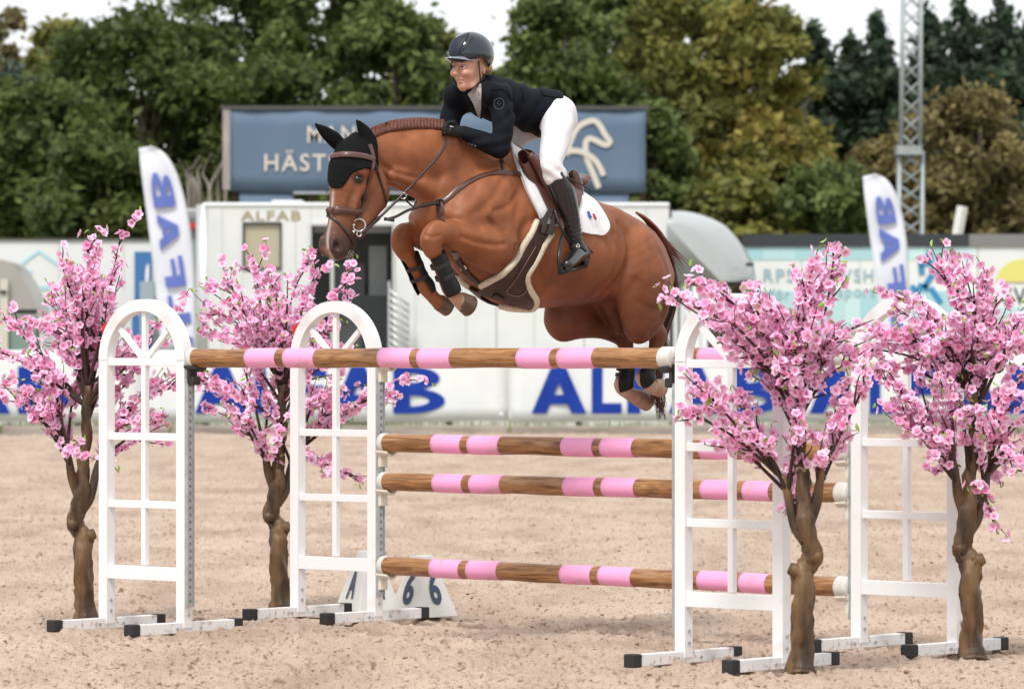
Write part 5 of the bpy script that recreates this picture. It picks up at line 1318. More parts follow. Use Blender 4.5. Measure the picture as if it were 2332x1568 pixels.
def rein_line(pts, d0, d1, lift=.012):
    P = catmull(np.asarray(pts, float), 5); n = len(P); out = []
    for i, (x, y) in enumerate(P):
        dep = d0 + (d1 - d0) * i / (n - 1); q = at(x, y, dep); h, n_ = cast(x, y, allB, up=False, w=9)
        r = unit(ray(x, y)); hh = allB.ray_cast(Vector(CAM), Vector(r), 60)[0]
        if hh is not None and hh[1] - lift < q[1]: q = CAM + (np.array(hh) - CAM) * (1 - lift / np.linalg.norm(np.array(hh) - CAM))
        out.append(q)
    return smooth_rows(out, 2)
rl = rein_line([(826, 530), (843, 514), (862, 497), (926, 434), (961, 396), (999, 355), (1015, 328), (1010, 309)], bcf[1] - .02, HAND[1] - .03)
tubes('rein', [(rl, .0075)], m_led, bridle, 6); tubes('rein_grip', [(rl[1:11], .010)], m_led, bridle, 6)
tubes('rein', [(mirror_h(rl[:16]), .0075)], m_led, bridle, 6)
# ---- breastplate with running martingale
bp_ = empty('breastplate', W(1003, 465, .1), 'brown leather breastplate and running martingale round the chest of the horse', 'breastplate')
Sb = lambda nm, pts, wd, m=m_lea, **k: strap(nm, pts, wd, m, bp_, hB, **k)
Sb('shoulder_strap', [(1000, 463), (1018, 453), (1040, 434), (1063, 418), (1095, 402), (1132, 393), (1165, 395), (1200, 401), (1228, 410)], .028, both=True, th=.007)
Sb('chest_strap', [(1001, 463), (1003, 480), (1004, 502)], .042); Sb('girth_strap', [(1035, 572), (1044, 592), (1062, 618), (1090, 645), (1124, 668)], .036, m=m_led, th=.008)
Sb('keeper', [(1052, 602), (1058, 611)], .044, m=m_steel, off=.008, th=.003); Sb('buckle', [(1166, 393), (1171, 396)], .034, m=m_steel, off=.008, th=.003)
ch = cast(1001, 463, hB)[0]
tubes('chest_ring', [(ring(ch + TOCAM * .012, unit(TOCAM), .022, 0), .005)], m_led, bp_, 6)
fk = rein_line([(999, 462), (975, 465), (945, 474), (926, 480), (900, 494), (876, 500)], ch[1] - .02, rl[8][1]); tubes('martingale_fork', [(fk, [.012] * 8 + [.008] * (len(fk) - 8))], m_led, bp_, 6)
fk2 = rein_line([(945, 474), (930, 462), (917, 450)], fk[9][1], rl[14][1]); tubes('martingale_fork', [(fk2, .005)], m_led, bp_, 6)
tubes('martingale_ring', [(ring(at(918, 446, rl[14][1]), TOCAM, .016, 0, 14), .003)], m_steel, bp_, 5)
tubes('rubber_stop', [([at(874, 498, rl[8][1]), at(898, 502, rl[8][1])], .010)], m_led, bp_, 6)
Sb('wither_strap', [(1140, 352), (1143, 372), (1145, 388)], .018, m=m_led)

# ---- saddle pad, saddle, girth
m_pad = mat('white quilted cotton', (.82, .82, .83), .85, bump=.35, bscale=120, col2=(.77, .77, .79), vscale=30)
pad = empty('saddle_pad', W(1280, 480, .2), 'white saddle pad with a small blue and red flag emblem', 'saddle pad')
_, PA_, PN_ = patch('cloth', [(1162, 330), (1170, 366), (1189, 419), (1210, 464), (1233, 508)], [(1332, 446), (1355, 464), (1374, 492), (1383, 512), (1381, 526), (1368, 536), (1344, 534)], .004, .012, m_pad, pad, hB, 28, 26)
padB = BVHTree.FromPolygons([tuple(p) for p in (PA_ + PN_ * .016).reshape(-1, 3)], [(i * 26 + j, i * 26 + j + 1, (i + 1) * 26 + j + 1, (i + 1) * 26 + j) for i in range(27) for j in range(25)])
strap('binding', [(1162, 332), (1170, 366), (1189, 419), (1210, 464), (1231, 504)], .010, mat('pale grey binding', (.60, .61, .63), .8), pad, padB, off=.001)
for pts, m, wd in (([(1339, 482), (1341, 490), (1345, 497)], mat('flag blue', (.03, .10, .42), .7), .022), ([(1351, 487), (1353, 494), (1357, 499)], mat('flag red', (.55, .03, .05), .7), .018)):
    strap('emblem', pts, wd, m, pad, padB, off=.001, th=.002)
strap('emblem_ring', [(1336, 478), (1346, 474), (1358, 480), (1364, 494), (1362, 506), (1354, 510)], .003, mat('grey stitch', (.62, .64, .68), .8), pad, padB, off=.001, th=.001)
saddle = empty('saddle', W(1250, 420, .2), 'brown leather jumping saddle under the rider with black stirrup', 'saddle')
m_sad = mat('saddle leather', (.075, .026, .018), .34, col2=(.11, .042, .030), vscale=8, coat=.3, bump=.1, bscale=200)
sf = Field(W(1250, 400, 0) - [.42, .42, .28], W(1250, 400, 0) + [.42, .42, .28], .008)
sf.chain(rows([(1196, 360, .05, .075), (1222, 378, .04, .09), (1262, 404, .04, .13), (1292, 416, .045, .15), (1309, 406, .028, .13)], 0), HW, k=.03)
for mr in (rows, mrows):
    sf.chain(mr([(1190, 352, .028, .03), (1200, 372, .045, .035), (1225, 418, .05, .03), (1255, 470, .045, .025), (1264, 492, .02, .02)], .20), HW, k=.02)
    sf.chain(mr([(1306, 398, .03, .03), (1313, 425, .04, .035), (1314, 455, .03, .03)], .2), HW, k=.03)
sV, sF = sf.mesh(2); link('seat', np_mesh('seat', sV - np.array(saddle.location), sF, m_sad), saddle)
patch('flap', [(1188, 356), (1194, 396), (1214, 424), (1237, 470), (1252, 512)], [(1306, 402), (1313, 425), (1315, 462), (1300, 498), (1278, 516)], .022, .010, m_sad, saddle, hB, 22, 14)
A = [W(x, y, .26) for x, y in ((1206, 352), (1224, 374), (1240, 404), (1254, 440), (1264, 480))]
kr = catmull(A, 5); mb = MB().tube(kr, [.018 + .012 * math.sin(math.pi * t) for t in np.linspace(0, 1, len(kr))], 10); mb.tube(mirror(kr), .022, 10); mb.build('knee_roll', MATS['light brown leather'] if 0 else m_sad, saddle, smooth=True)
patch('girth_billet', [(1238, 478), (1228, 505), (1222, 530)], [(1250, 482), (1240, 508), (1234, 532)], .036, .006, m_led, saddle, hB, 12, 4); patch('girth_billet', [(1254, 483), (1245, 508), (1237, 533)], [(1266, 486), (1256, 512), (1248, 536)], .036, .006, m_led, saddle, hB, 12, 4)
girth = empty('stud_girth', W(1180, 640, .2), 'dark brown leather stud girth edged with cream fleece', 'girth')
gA = [(1224, 512), (1206, 542), (1180, 582), (1150, 618), (1122, 636), (1096, 650), (1090, 664)]; gB = [(1250, 532), (1235, 558), (1212, 598), (1196, 630), (1204, 658), (1216, 680), (1208, 700)]
patch('leather_plate', gA, gB, .010, .010, mat('stud girth leather', (.030, .012, .009), .45, col2=(.042, .017, .012), vscale=20, bump=.15, bscale=160), girth, hB, 30, 16)
m_flc = mat('cream fleece', (.74, .67, .54), .95, col2=(.62, .54, .40), vscale=70, bump=.6, bscale=220)
def fleece(pts):
    P = catmull(np.asarray(pts, float), 7); C, N = zip(*[cast(x, y, hB) for x, y in P]); C = smooth_rows(np.array(C) + np.array(N) * .012, 2)
    rs_ = random.Random(3); mb = MB().tube(C, [.0175 * (1 + .05 * rs_.uniform(-1, 1)) for _ in C], 10); mb.tube(mirror(C), .0175, 8); mb.build('fleece_edge', m_flc, girth, smooth=True)
fleece([(1221, 506), (1205, 536), (1178, 580), (1148, 616), (1120, 634), (1094, 648)]); fleece([(1254, 530), (1238, 558), (1216, 598), (1198, 630), (1206, 658), (1220, 680), (1214, 698), (1180, 704), (1140, 698)])
strap('stitching', [(1215, 560), (1190, 600), (1165, 640), (1150, 660), (1180, 668), (1196, 655)], .003, mat('pale stitching', (.30, .18, .14), .7), girth, hB, off=.024, th=.002)
strap('girth_clip', [(1126, 664), (1136, 670), (1144, 673)], .030, m_led, girth, hB, off=.022, th=.008)

# ---- leg boots of the horse
m_tb = mat('black moulded boot', (.007, .0075, .0085), .45, spec=.3, col2=(.011, .012, .013), vscale=20, bump=.1, bscale=90)
def shell(name, pts, w, rad, m, parent, facing, span, th=.006, nseg=14):
    """curved guard along a leg, open on the side away from facing"""
    P = np.array([[*W(a, b, w), r] for (a, b), r in zip(pts, rad)]); P = catmull(P, 4); k = len(P); A = np.zeros((k, nseg, 3)); N = np.zeros((k, nseg, 3))
    for i in range(k):
        t = unit(P[min(i + 1, k - 1), :3] - P[max(i - 1, 0), :3]); f = unit(facing - t * np.dot(facing, t)); s_ = np.cross(t, f)
        for j in range(nseg):
            a = (j / (nseg - 1) - .5) * span; d = f * math.cos(a) + s_ * math.sin(a); A[i, j] = P[i, :3] + d * P[i, 3]; N[i, j] = d
    o = MB().sheet(A, th, N).build(name, m, parent, smooth=True); auto_smooth(o, 50); return o
def leg_boot(pts, w, rad, straps, lab, facing, logo=None, span=R(235)):
    root = empty('tendon_boot', W(*pts[len(pts) // 2], w), lab, 'tendon boot', 'black boots on the legs of the horse')
    shell('guard', pts, w, rad, m_tb, root, facing, span)
    for (a, b), (c, d), r in straps: shell('strap', [(a, b), ((a + c) / 2, (b + d) / 2), (c, d)], w, [r] * 3, m_led if 0 else m_cap, root, facing, R(360), th=.004, nseg=25)
    if logo is not None:
        c0 = W(*logo, w) + TOCAM * (rad[-1] + .009); tubes('badge', [(ring(c0, TOCAM, .011, 0, 14), .0028)], mat('gold badge', (.45, .30, .10), .35, metal=.6), root, 6)
    return root
BK = unit(-HD * .8 + HW * .75)
leg_boot([(992, 580), (1003, 606), (1013, 634), (1023, 654), (1029, 668)], .18, [.049, .046, .046, .052, .048], [((1000, 598), (1003, 606), .050), ((1011, 624), (1014, 632), .051)], 'black tendon boot with gold badge on the near fore leg', BK, (1029, 650))
leg_boot([(932, 582), (943, 606), (955, 634), (966, 652), (972, 666)], -.15, [.049, .046, .046, .052, .048], [((942, 603), (945, 610), .049), ((952, 627), (955, 634), .050)], 'black tendon boot on the off fore leg', unit(-HD * .9 - HW * .2))
leg_boot([(1476, 826), (1470, 846), (1467, 858), (1474, 868)], .14, [.046, .048, .054, .05], [((1476, 828), (1474, 836), .048)], 'black fetlock boot on the raised near hind leg', BK)
leg_boot([(1426, 832), (1424, 850), (1419, 872), (1422, 884)], -.14, [.046, .048, .055, .052], [((1425, 838), (1424, 845), .050), ((1423, 852), (1422, 859), .051)], 'black fetlock boot on the off hind leg below the pole', BK)
# ================================================================ the rider
m_skin = mat('skin', (.66, .36, .26), .5, attr='tint', sss=.12, col2=(.92, .86, .84), vscale=30)
m_navy = mat('navy wool jacket', (.0035, .0048, .0085), .8, col2=(.005, .007, .0125), vscale=6, spec=.18, bump=.2, bscale=300)
m_brch = mat('white breeches', (.80, .79, .80), .72, col2=(.74, .73, .75), vscale=5, bump=.15, bscale=30)
m_boot = mat('black boot leather', (.010, .010, .011), .25, coat=.35, bump=.25, bscale=18)
m_glv = mat('black glove', (.010, .010, .011), .65, bump=.1, bscale=160, spec=.3)
RB = W(1250, 410, 0)
rider = empty('person', RB, 'rider in navy jacket, white breeches and black boots folded over the horse', 'person')
def rfield(px0, py0, px1, py1, wr, h):
    pts = [W(x, y, w) for x in (px0, px1) for y in (py0, py1) for w in (-wr, wr)]; return Field(np.min(pts, 0) - .02, np.max(pts, 0) + .02, h)
def finish(f, name, m, parent=None, smooth=2):
    V, Fc = f.mesh(smooth); me = np_mesh(name, V - RB, Fc, m); o = link(name, me, parent or rider); return o, V, Fc
def put_body(f, g, arms=True, legs=True, torso=True):
    if torso:
        f.chain(rows([(1238, 258, .105 + g, .15 + g), (1196, 246, .098 + g, .125 + g), (1148, 232, .112 + g, .145 + g), (1114, 220, .10 + g, .145 + g), (1094, 210, .065 + g, .09 + g)], 0), HW, k=.04)
        for mr in (rows, mrows): f.chain(mr([(1136, 222, .058 + g, .055 + g), (1115, 212, .05 + g, .05 + g)], .145), HW, k=.05)
    if arms:
        up = [[*W(1136, 224, .155), .052 + g, .052 + g], [*W(1144, 262, .19), .05 + g, .05 + g], [*W(1146, 300, .215), .046 + g, .046 + g], [*W(1138, 337, .21), .042 + g, .042 + g]]
        fo = [[*W(1138, 337, .21), .042 + g, .042 + g], [*W(1108, 326, .18), .042 + g, .042 + g], [*W(1076, 312, .135), .034 + g, .034 + g], [*W(1054, 302, .11), .027 + g * .8, .027 + g * .8]]
        f.chain(up, HW, k=.03); f.chain(fo, HW, k=.025)
        up2 = [[*W(1048, 216, -.155), .052 + g, .052 + g], [*W(1034, 245, -.18), .05 + g, .05 + g], [*W(1024, 275, -.19), .046 + g, .046 + g], [*W(1022, 312, -.18), .042 + g, .042 + g]]
        fo2 = [[*W(1022, 312, -.18), .042 + g, .042 + g], [*W(1012, 306, -.14), .036 + g, .036 + g], [*W(1004, 297, -.09), .028 + g * .8, .028 + g * .8]]
        f.chain(up2, HW, k=.03); f.chain(fo2, HW, k=.025)
    if legs:
        th = [[*W(1262, 262, .10), .095 + g, .09 + g], [*W(1269, 290, .16), .088 + g, .082 + g], [*W(1262, 330, .24), .074 + g, .07 + g], [*W(1254, 372, .30), .058 + g, .056 + g], [*W(1262, 400, .31), .052 + g, .05 + g]]
        sh_ = [[*W(1268, 405, .31), .05 + g, .05 + g], [*W(1284, 445, .315), .055 + g, .05 + g], [*W(1299, 500, .315), .043 + g, .04 + g], [*W(1309, 545, .315), .032 + g, .032 + g]]
        ft_ = [[*W(1326, 574, .30), .034 + g, .032 + g], [*W(1312, 582, .34), .034 + g, .036 + g], [*W(1300, 594, .385), .026 + g, .036 + g], [*W(1290, 602, .42), .02 + g, .028 + g]]
        for M in (False, True):
            for c_, k_ in ((th, .03), (sh_, .03), ([sh_[-1], ft_[0]], .02), (ft_, .02)):
                c_ = np.array(c_)
                if M: c_[:, :3] = mirror(c_[:, :3])
                f.chain(c_, HW, k=k_)
RTH = R(53); RHD = np.array([-math.cos(RTH), -math.sin(RTH), 0.]); RHW = np.array([math.sin(RTH), -math.cos(RTH), 0.]); RHO = W(1070, 140, 0)
def WR(px, py, w=0.): return on_plane(px, py, RHO, RHW, w)
def rrow(l, w=0.): return [[*WR(a, b, w), rv, rs_] for a, b, rv, rs_ in l]
def put_head(f):
    f.chain(rrow([(1088, 208, .056, .055), (1082, 186, .05, .05), (1078, 165, .05, .05)]), RHW, k=.03)
    f.ball(WR(1076, 128), (.112, .076, .095), RHW, k=.03)
    f.chain(rrow([(1060, 140, .062, .066), (1060, 160, .062, .060), (1060, 178, .053, .050), (1058, 192, .036, .035)]), RHW, k=.03)
    f.chain(rrow([(1052, 196, .020, .024), (1055, 199, .020, .024)]), RHW, k=.02)                       # chin
    for s_ in (1, -1):
        A = np.array(rrow([(1076, 165, .03, .02), (1074, 182, .024, .02), (1062, 196, .018, .018)])); A[:, :3] += RHW * .038 * s_; f.chain(A, RHW, k=.025)
        A = np.array(rrow([(1046, 166, .02, .02), (1054, 168, .022, .02)])); A[:, :3] += RHW * .038 * s_; f.chain(A, RHW, k=.025)     # cheek
        A = np.array(rrow([(1042, 147, .010, .012), (1045, 146, .010, .012)])); A[:, :3] += RHW * .028 * s_; f.chain(A, RHW, k=.015)   # brow
        f.ball(WR(1041, 155) + RHW * .030 * s_, (.010, .015, .010), RHW, k=.012, op='sub')
        f.ball(WR(1077, 160) + RHW * .072 * s_, (.028, .008, .016), RHW, k=.008)                                                       # ear
    f.chain(rrow([(1041, 153, .008, .008), (1037, 163, .009, .010), (1035, 168, .011, .012)]), RHW, k=.012)   # nose
    for s_ in (1, -1): f.ball(WR(1038, 170) + RHW * .010 * s_, (.006, .007, .008), RHW, k=.008)
    f.chain(rrow([(1044, 180, .007, .017), (1046, 180.5, .006, .022)]), RHW, k=.008); f.chain(rrow([(1045, 187, .008, .015), (1047, 187, .007, .020)]), RHW, k=.008)
    f.ball(WR(1041, 183.6), (.003, .024, .010), RHW, k=.004, op='sub')
# body under the clothes: head, trunk and limbs as one surface
bfy = rfield(985, 70, 1350, 640, .46, .005)
put_body(bfy, -.006); put_head(bfy)
def fingers(f, c, sgn=1, r=.0095):
    """a closed hand round the rein: four bent fingers and a thumb"""
    ax = unit(W(1000, 290, 0) - W(1040, 300, 0)); dn = unit(np.array([0, 0, -1.]) + ax * .25); o_ = HW * sgn
    f.chain([[*(c - ax * .045), .026, .022], [*(c - ax * .01), .034, .022], [*(c + ax * .02), .034, .02]], HW, k=.012)
    for i, (l, u) in enumerate(((.030, .026), (.034, .010), (.032, -.007), (.026, -.023))):
        k0 = c + ax * .022 - dn * u; k1 = k0 + ax * l * .8 + o_ * .006; k2 = k1 + dn * l * .35 - o_ * .012 + ax * .002; k3 = k2 - ax * l * .55 - o_ * .016
        f.chain([[*p_, r * q_, r * q_] for p_, q_ in ((k0, 1.1), (k1, 1.0), (k2, .95), (k3, .85))], HW, k=.004, sub=2)
    t0 = c - ax * .02 - dn * .028 + o_ * .006; t1 = t0 + ax * .03 - dn * .012 + o_ * .012; t2 = t1 + ax * .028 + dn * .006
    f.chain([[*t0, r * 1.25, r * 1.25], [*t1, r * 1.1, r * 1.1], [*t2, r * .85, r * .85]], HW, k=.006, sub=2)
HN = W(1028, 296, .115); HFh = W(1000, 292, -.06)
fingers(bfy, HN, 1, .008); fingers(bfy, HFh, -1, .008)
yV, yF = bfy.mesh(1)
yx, yy = px_of(yV); tint = np.tile(np.array([.66, .36, .26]), (len(yV), 1)); rw_ = (yV - RHO) @ RHW; rf_ = (yV - WR(1060, 170)) @ RHD
lip = np.exp(-(((yy - 183.5) / 3.0) ** 2)) * np.exp(-(((rw_ - .002) / .017) ** 4)) * (yx < 1060); tint = blend(tint, (.48, .16, .13), lip * .6); ml = np.exp(-(((yy - 183.6) / .9) ** 2)) * np.exp(-(((rw_ - .002) / .018) ** 4)) * (yx < 1062); tint = blend(tint, (.18, .04, .035), ml * .5)
chk = np.exp(-(((yy - 172) / 11) ** 2)) * np.exp(-(((rw_ - .045) / .025) ** 2)); tint = blend(tint, (.68, .27, .20), chk * .3)
brow = np.exp(-(((yy - 148.5) / 1.8) ** 2)) * np.exp(-(((np.abs(rw_) - .032) / .018) ** 2)) * (yx < 1072); tint = blend(tint, (.22, .12, .06), brow * .8)
me = np_mesh('body', yV - RB, yF, m_skin); set_tint(me, tint); link('body', me, rider)
for s_ in (1, -1):
    c_ = WR(1044, 154.5) + RHW * .031 * s_
    bm_ = bmesh.new(); bmesh.ops.create_uvsphere(bm_, u_segments=12, v_segments=8, radius=1); bm_.verts.index_update()
    fcs = [tuple(v.index for v in f.verts) for f in bm_.faces]; vs = [np.array(v.co[:]) for v in bm_.verts]; bm_.free()
    o = MB().add([c_ + v * .0105 for v in vs], fcs).build('eye', mat('eye white', (.70, .66, .62), .2), rider, smooth=True)
    MB().add([c_ + unit(RHD + RHW * .1 * s_) * .0062 + v * .0060 for v in vs], fcs).build('iris', mat('grey iris', (.03, .04, .05), .1, coat=.8), rider, smooth=True)
    tubes('eyelash', [([c_ + RHD * .009 + RHW * u * .012 + Z3 * (.005 - .004 * u * u) for u in np.linspace(-1, 1, 7)], .0022)], mat('lash', (.05, .03, .02), .6), rider, 4)
# jacket
jf_ = rfield(985, 160, 1300, 370, .42, .0065)
put_body(jf_, .012, legs=False)
jf_.chain(rows([(1206, 250, .112, .145), (1240, 258, .128, .168), (1272, 262, .125, .172)], 0), HW, k=.03)          # skirt of the jacket
jf_.chain(rows([(1100, 205, .062, .085), (1112, 192, .045, .07)], 0), HW, k=.02)                                     # collar stand
px_region(jf_, catmull([(960, 320), (975, 200), (1030, 170), (1085, 176), (1097, 178), (1110, 160), (1190, 165), (1262, 182), (1282, 212), (1280, 246), (1264, 274), (1238, 300), (1222, 326), (1200, 322), (1175, 316), (1170, 400), (1062, 400), (1051, 318), (1047, 290), (1010, 300), (1004, 340), (960, 345)], 3), 416)
# folds
X_, Y_, Z_ = np.meshgrid(*jf_.ax, indexing='ij'); fx, fy = px_of(np.stack([X_.ravel(), Y_.ravel(), Z_.ravel()], 1))
fold = .006 * np.sin(fx * .16 + fy * .11 + 2 * np.sin(fy * .05)) * np.exp(-((fx - 1195) / 55) ** 2) + .005 * np.sin(fy * .23 + fx * .05) * np.exp(-((fy - 325) / 26) ** 2) * (fx < 1165) + .005 * np.sin(fx * .2 - fy * .13) * np.exp(-(((fx - 1150) / 22) ** 2 + ((fy - 250) / 40) ** 2))
jf_.d += fold.reshape(jf_.d.shape).astype(np.float32)
jacket, jV, jF = finish(jf_, 'jacket', m_navy)
jB = BVHTree.FromPolygons([tuple(v) for v in jV], [tuple(f) for f in jF.tolist()])
def jpatch(name, a, b, off, th, m, nu=16, nv=7, par=None): return patch(name, a, b, off, th, m, par or rider, jB, nu, nv, both=False)[0]
m_lace = mat('white lace shirt', (.62, .58, .58), .8, col2=(.40, .36, .38), vscale=110, bump=.6, bscale=200)
jpatch('shirt', [(1066, 214), (1078, 235), (1086, 256), (1091, 272)], [(1096, 190), (1097, 215), (1096, 245), (1093, 274)], .002, .004, m_lace)
jpatch('lapel', [(1098, 185), (1099, 215), (1098, 245), (1093, 276)], [(1108, 178), (1116, 205), (1112, 238), (1095, 278)], .003, .006, m_navy, 18, 6)
jpatch('lapel', [(1050, 208), (1062, 226), (1074, 250), (1090, 276)], [(1064, 212), (1077, 236), (1085, 256), (1091, 274)], .003, .006, m_navy, 18, 6)
m_bdg = mat('grey embroidery', (.07, .08, .095), .6); bc_, bn_ = cast(1136, 237, jB)
tubes('sleeve_badge', [([cast(1136 + 11.5 * math.cos(a), 237 + 12.5 * math.sin(a), jB)[0] + bn_ * .003 for a in np.linspace(0, 2 * math.pi, 26)], .0018), ([cast(1136 + 3.5 * math.cos(a), 235 + 3.5 * math.sin(a), jB)[0] + bn_ * .003 for a in np.linspace(0, 5, 12)], .0016)], m_bdg, rider, 4)
for i in range(3):
    c_, n_ = cast(1068 + i * 7, 328 + i * 2.2, jB); MB().tube([c_, c_ + n_ * .006], .007, 8).build('cuff_button', m_bdg, rider)
strap('back_seam', [(1184, 200), (1189, 212), (1191, 232)], .004, m_navy, rider, jB, off=.002, th=.003)
strap('shoulder_seam', [(1120, 206), (1138, 203), (1155, 212), (1164, 232)], .004, m_navy, rider, jB, off=.002, th=.003)
# vent of the jacket, two thin tails lifting a little
for a, b, lift in (([(1230, 199), (1232, 208), (1236, 218)], [(1272, 205), (1276, 212), (1277, 226)], .006),):
    jpatch('jacket_vent', a, b, lift * .4, .003, m_navy, 10, 10)
# breeches
lf_ = rfield(1140, 190, 1330, 440, .46, .0065)
lf_.chain(rows([(1252, 262, .118, .155), (1215, 256, .10, .14)], 0), HW, k=.04); put_body(lf_, .006, arms=False, torso=False)
for mr in (rows, mrows): lf_.chain(mr([(1276, 256, .078, .07), (1280, 280, .085, .072)], .085), HW, k=.05)
px_region(lf_, [(1120, 180), (1340, 180), (1340, 360), (1296, 402), (1268, 410), (1246, 424), (1120, 440)], 416)
X_, Y_, Z_ = np.meshgrid(*lf_.ax, indexing='ij'); fx, fy = px_of(np.stack([X_.ravel(), Y_.ravel(), Z_.ravel()], 1))
lf_.d += (.0042 * np.sin(fy * .22 - fx * .16) * np.exp(-((fy - 392) / 26) ** 2) + .0035 * np.sin(fx * .2 + fy * .1) * np.exp(-((fy - 300) / 22) ** 2)).reshape(lf_.d.shape).astype(np.float32)
finish(lf_, 'breeches', m_brch)
# boots
for side, nm in ((1, 'boot'), (-1, 'boot')):
    cx_ = W(1290, 500, .32); cx_ = cx_ if side > 0 else mirror(cx_)
    tf = Field(cx_ - [.3, .3, .34], cx_ + [.3, .3, .34], .006); g = .011
    ch_ = [[[*W(1266, 402, .31), .054 + g, .052 + g], [*W(1284, 445, .315), .056 + g, .05 + g], [*W(1299, 500, .315), .042 + g, .04 + g], [*W(1309, 545, .315), .031 + g, .031 + g], [*W(1318, 566, .31), .030 + g, .032 + g]],
           [[*W(1328, 576, .30), .032 + g, .03 + g], [*W(1312, 581, .34), .033 + g, .034 + g], [*W(1299, 594, .39), .023 + g, .034 + g], [*W(1289, 603, .43), .016 + g, .026 + g]],
           [[*W(1334, 592, .29), .016, .026], [*W(1330, 598, .30), .016, .03]]]
    for c_ in ch_:
        c_ = np.array(c_)
        if side < 0: c_[:, :3] = mirror(c_[:, :3])
        tf.chain(c_, HW, k=.018)
    if side > 0: px_region(tf, [(1277, 384), (1284, 398), (1304, 424), (1400, 470), (1400, 700), (1200, 700), (1200, 440), (1247, 421), (1268, 408)], 416)
    else: tf.halfspace(mirror(W(1262, 402, .31)), Z3)
    X_, Y_, Z_ = np.meshgrid(*tf.ax, indexing='ij'); fx, fy = px_of(np.stack([X_.ravel(), Y_.ravel(), Z_.ravel()], 1))
    tf.d += (.003 * np.sin(fy * .62 + np.sin(fx * .22) * 1.6) * np.exp(-((fy - 532) / 24) ** 2)).reshape(tf.d.shape).astype(np.float32)
    o, bV_, bF_ = finish(tf, nm, m_boot)
    if side > 0: btB = BVHTree.FromPolygons([tuple(v) for v in bV_], [tuple(f) for f in bF_.tolist()])
strap('spur_strap', [(1296, 566), (1310, 560), (1324, 562), (1334, 572)], .014, m_cap, rider, btB, off=.001, th=.004)
c_ = cast(1316, 560, btB)[0]; tubes('spur_button', [(ring(c_ + TOCAM * .008, TOCAM, .008, 0, 12), .003)], m_steel, rider, 5)
tubes('spur', [([W(1332, 560, .33), W(1342, 568, .31), W(1350, 576, .30)], [.006, .006, .005])], m_cap, rider, 6)
tubes('boot_zip', [([cast(x, y, btB)[0] + TOCAM * .001 for x, y in catmull([(1296, 424), (1306, 450), (1313, 480), (1316, 510)], 4)], .003)], m_cap, rider, 4)
# gloves
for c_, s_ in ((HN, 1), (HFh, -1)):
    gf_ = Field(c_ - .14, c_ + .14, .0038); fingers(gf_, c_, s_, .0105)
    ax = unit(W(1000, 290, 0) - W(1040, 300, 0)); gf_.chain([[*(c_ - ax * .03), .031, .027], [*(c_ - ax * .062), .030, .028]], HW, k=.012); finish(gf_, 'glove', m_glv, smooth=1)
c_ = HN; ax = unit(W(1000, 290, 0) - W(1040, 300, 0)); tubes('glove_logo', [([c_ + TOCAM * .030 - ax * .012 + Z3 * .016, c_ + TOCAM * .030 + ax * .010 + Z3 * .017], .003)], mat('white logo', (.75, .75, .75), .6), rider, 5)
# helmet
m_hel = mat('glossy navy helmet', (.006, .012, .024), .14, coat=.7, spec=.5); m_helm = mat('matte navy panel', (.010, .014, .030), .6)
hc = WR(1072, 128); hf2 = Field(hc - .22, hc + .22, .005)
hup = unit(Z3 + RHD * -.10)
hf2.ball(WR(1069, 124), (.118, .106, .128), RHW, k=.02, up=hup); hf2.ball(WR(1078, 124), (.112, .104, .122), RHW, k=.03, up=hup)
px_region(hf2, catmull([(1000, 60), (1004, 128), (1022, 138), (1048, 142), (1078, 136), (1098, 132), (1108, 142), (1112, 160), (1124, 160), (1140, 120), (1120, 60)], 3), 416)
hV2, hF2 = hf2.mesh(2); helmet = link('helmet', np_mesh('helmet', hV2 - RB, hF2, m_hel), rider)
heB = BVHTree.FromPolygons([tuple(v) for v in hV2], [tuple(f) for f in hF2.tolist()])
patch('helmet_panel', [(1033, 90), (1025, 104), (1023, 117), (1025, 127)], [(1068, 77), (1058, 95), (1048, 112), (1043, 126)], .0015, .004, m_helm, rider, heB, 14, 10, both=False)
strap('helmet_trim', [(1020, 132), (1030, 136), (1048, 137), (1072, 131), (1096, 125), (1112, 132)], .016, mat('black trim', (.008, .009, .011), .35), rider, heB, off=.001, th=.005)
strap('helmet_trim', [(1022, 124), (1032, 127), (1044, 124), (1060, 106), (1076, 86)], .006, MATS['black trim'], rider, heB, off=.002, th=.003)
nvs = 17; A = np.zeros((nvs, 7, 3))
for i, a in enumerate(np.linspace(-1, 1, nvs)):
    an = a * 0.98; i0 = WR(1070, 129) + RHD * .112 * math.cos(an) + RHW * .098 * math.sin(an); o0 = WR(1070, 129) + RHD * (.112 + .085 * math.cos(a * 1.5)) * math.cos(an) + RHW * .100 * math.sin(an)
    for j in range(7): A[i, j] = i0 + (o0 - i0) * j / 6 - Z3 * (.010 * (j / 6) ** 1.5 + .016 * a * a + .004)
MB().sheet(A, .006, (0, 0, -1)).build('visor', mat('silver blue visor', (.30, .34, .40), .18, coat=.8, metal=.3), rider, smooth=True)
m_hair = mat('blond hair', (.50, .33, .13), .5, col2=(.36, .22, .08), vscale=60, stretch=(1, 1, .3))
hcx = WR(1082, 149) + RHW * .062
hh_ = Field(hcx - .12, hcx + .12, .005)
for s_ in (1, -1): hh_.ball(WR(1086, 150) + RHW * .058 * s_, (.040, .024, .036), RHW, k=.01)
hh_.ball(WR(1100, 158), (.045, .06, .03), RHW, k=.02); finish(hh_, 'hair', m_hair)
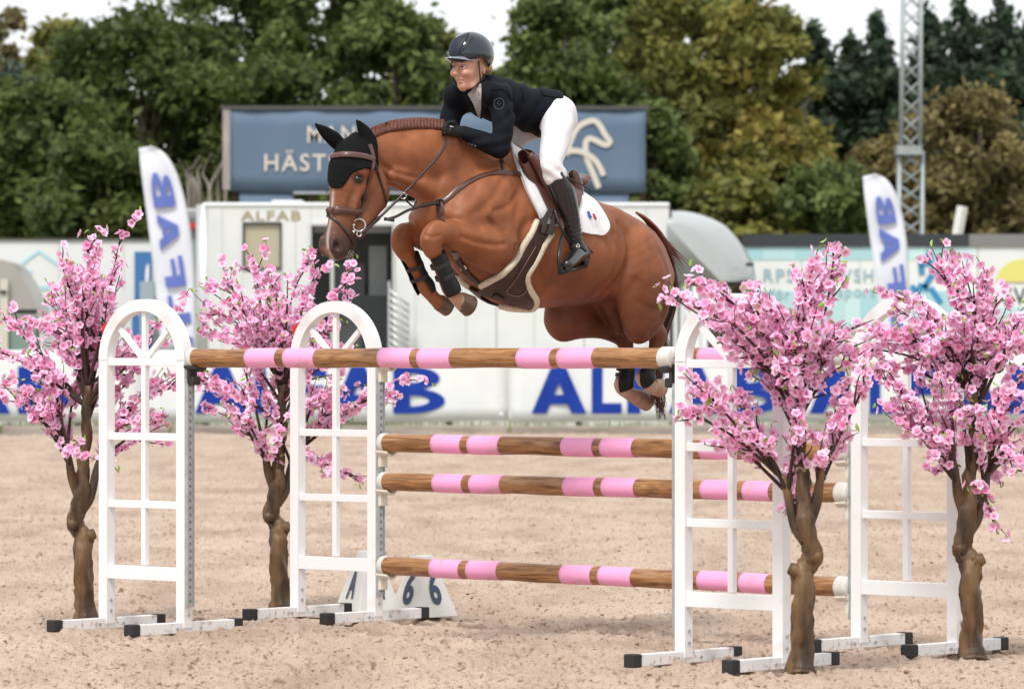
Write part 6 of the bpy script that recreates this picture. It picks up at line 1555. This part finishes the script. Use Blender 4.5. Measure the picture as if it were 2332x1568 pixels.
m_str = mat('black webbing', (.010, .010, .011), .6)
hs = lambda l, w: [WR(x, y, w) for x, y in l]
tubes('chin_strap', [(catmull(hs([(1090, 140), (1091, 160), (1093, 178), (1094, 187)], .078), 4), .0045), (catmull([WR(1108, 150, .06), WR(1103, 172, .066), WR(1094, 187, .07)], 4), .006),
                     (catmull([WR(1094, 187, .07), WR(1078, 199, .05), WR(1062, 206, .02), WR(1052, 205, -.02), WR(1040, 196, -.05), WR(1030, 175, -.066), WR(1026, 148, -.075)], 4), .0048)], m_str, rider, 6)
jpatch('neck_guard', [(1112, 150), (1108, 168), (1100, 182)], [(1120, 150), (1116, 165), (1112, 176)], .002, .006, mat('grey harness', (.07, .08, .10), .6), 8, 4) if 0 else None
# stirrup of the near foot, part of the saddle
s0 = W(1283, 530, .34); sl = W(1274, 620, .44); sr = W(1333, 604, .28); st_top = s0
mb = MB(); leg1 = catmull([st_top, W(1276, 552, .40), W(1272, 590, .44), sl], 4); leg2 = catmull([st_top, W(1294, 548, .33), W(1326, 575, .28), sr], 4)
mb.tube(leg1, .010, 8); mb.tube(leg2, .008, 8); mb.tube([sl, (sl + sr) / 2 - Z3 * .004, sr], .014, 8); mb.build('stirrup_iron', mat('black stirrup', (.02, .021, .024), .3, metal=.4), saddle, smooth=True)
mb = MB(); 
for c_ in (leg1, leg2, np.array([sl, sr])): mb.tube(mirror(c_), .010, 6)
mb.build('stirrup_iron', MATS['black stirrup'], saddle, smooth=True)
tubes('stirrup_leather', [(catmull([W(1262, 478, .30), W(1272, 506, .33), st_top], 4), .010), (mirror(catmull([W(1262, 478, .30), W(1272, 506, .33), st_top], 4)), .010)], m_led, saddle, 6)
whip = tubes('riding_whip', [(catmull([W(1240, 388, .22), W(1272, 398, .30), W(1302, 410, .36), W(1330, 424, .38), W(1350, 438, .38)], 5), [.005] * 12 + [.0045, .0045, .004, .004, .0035, .003, .003, .003, .003])], m_cap, None, 6); tag(whip, 'thin black riding whip sticking out behind the knee of the rider', 'whip')
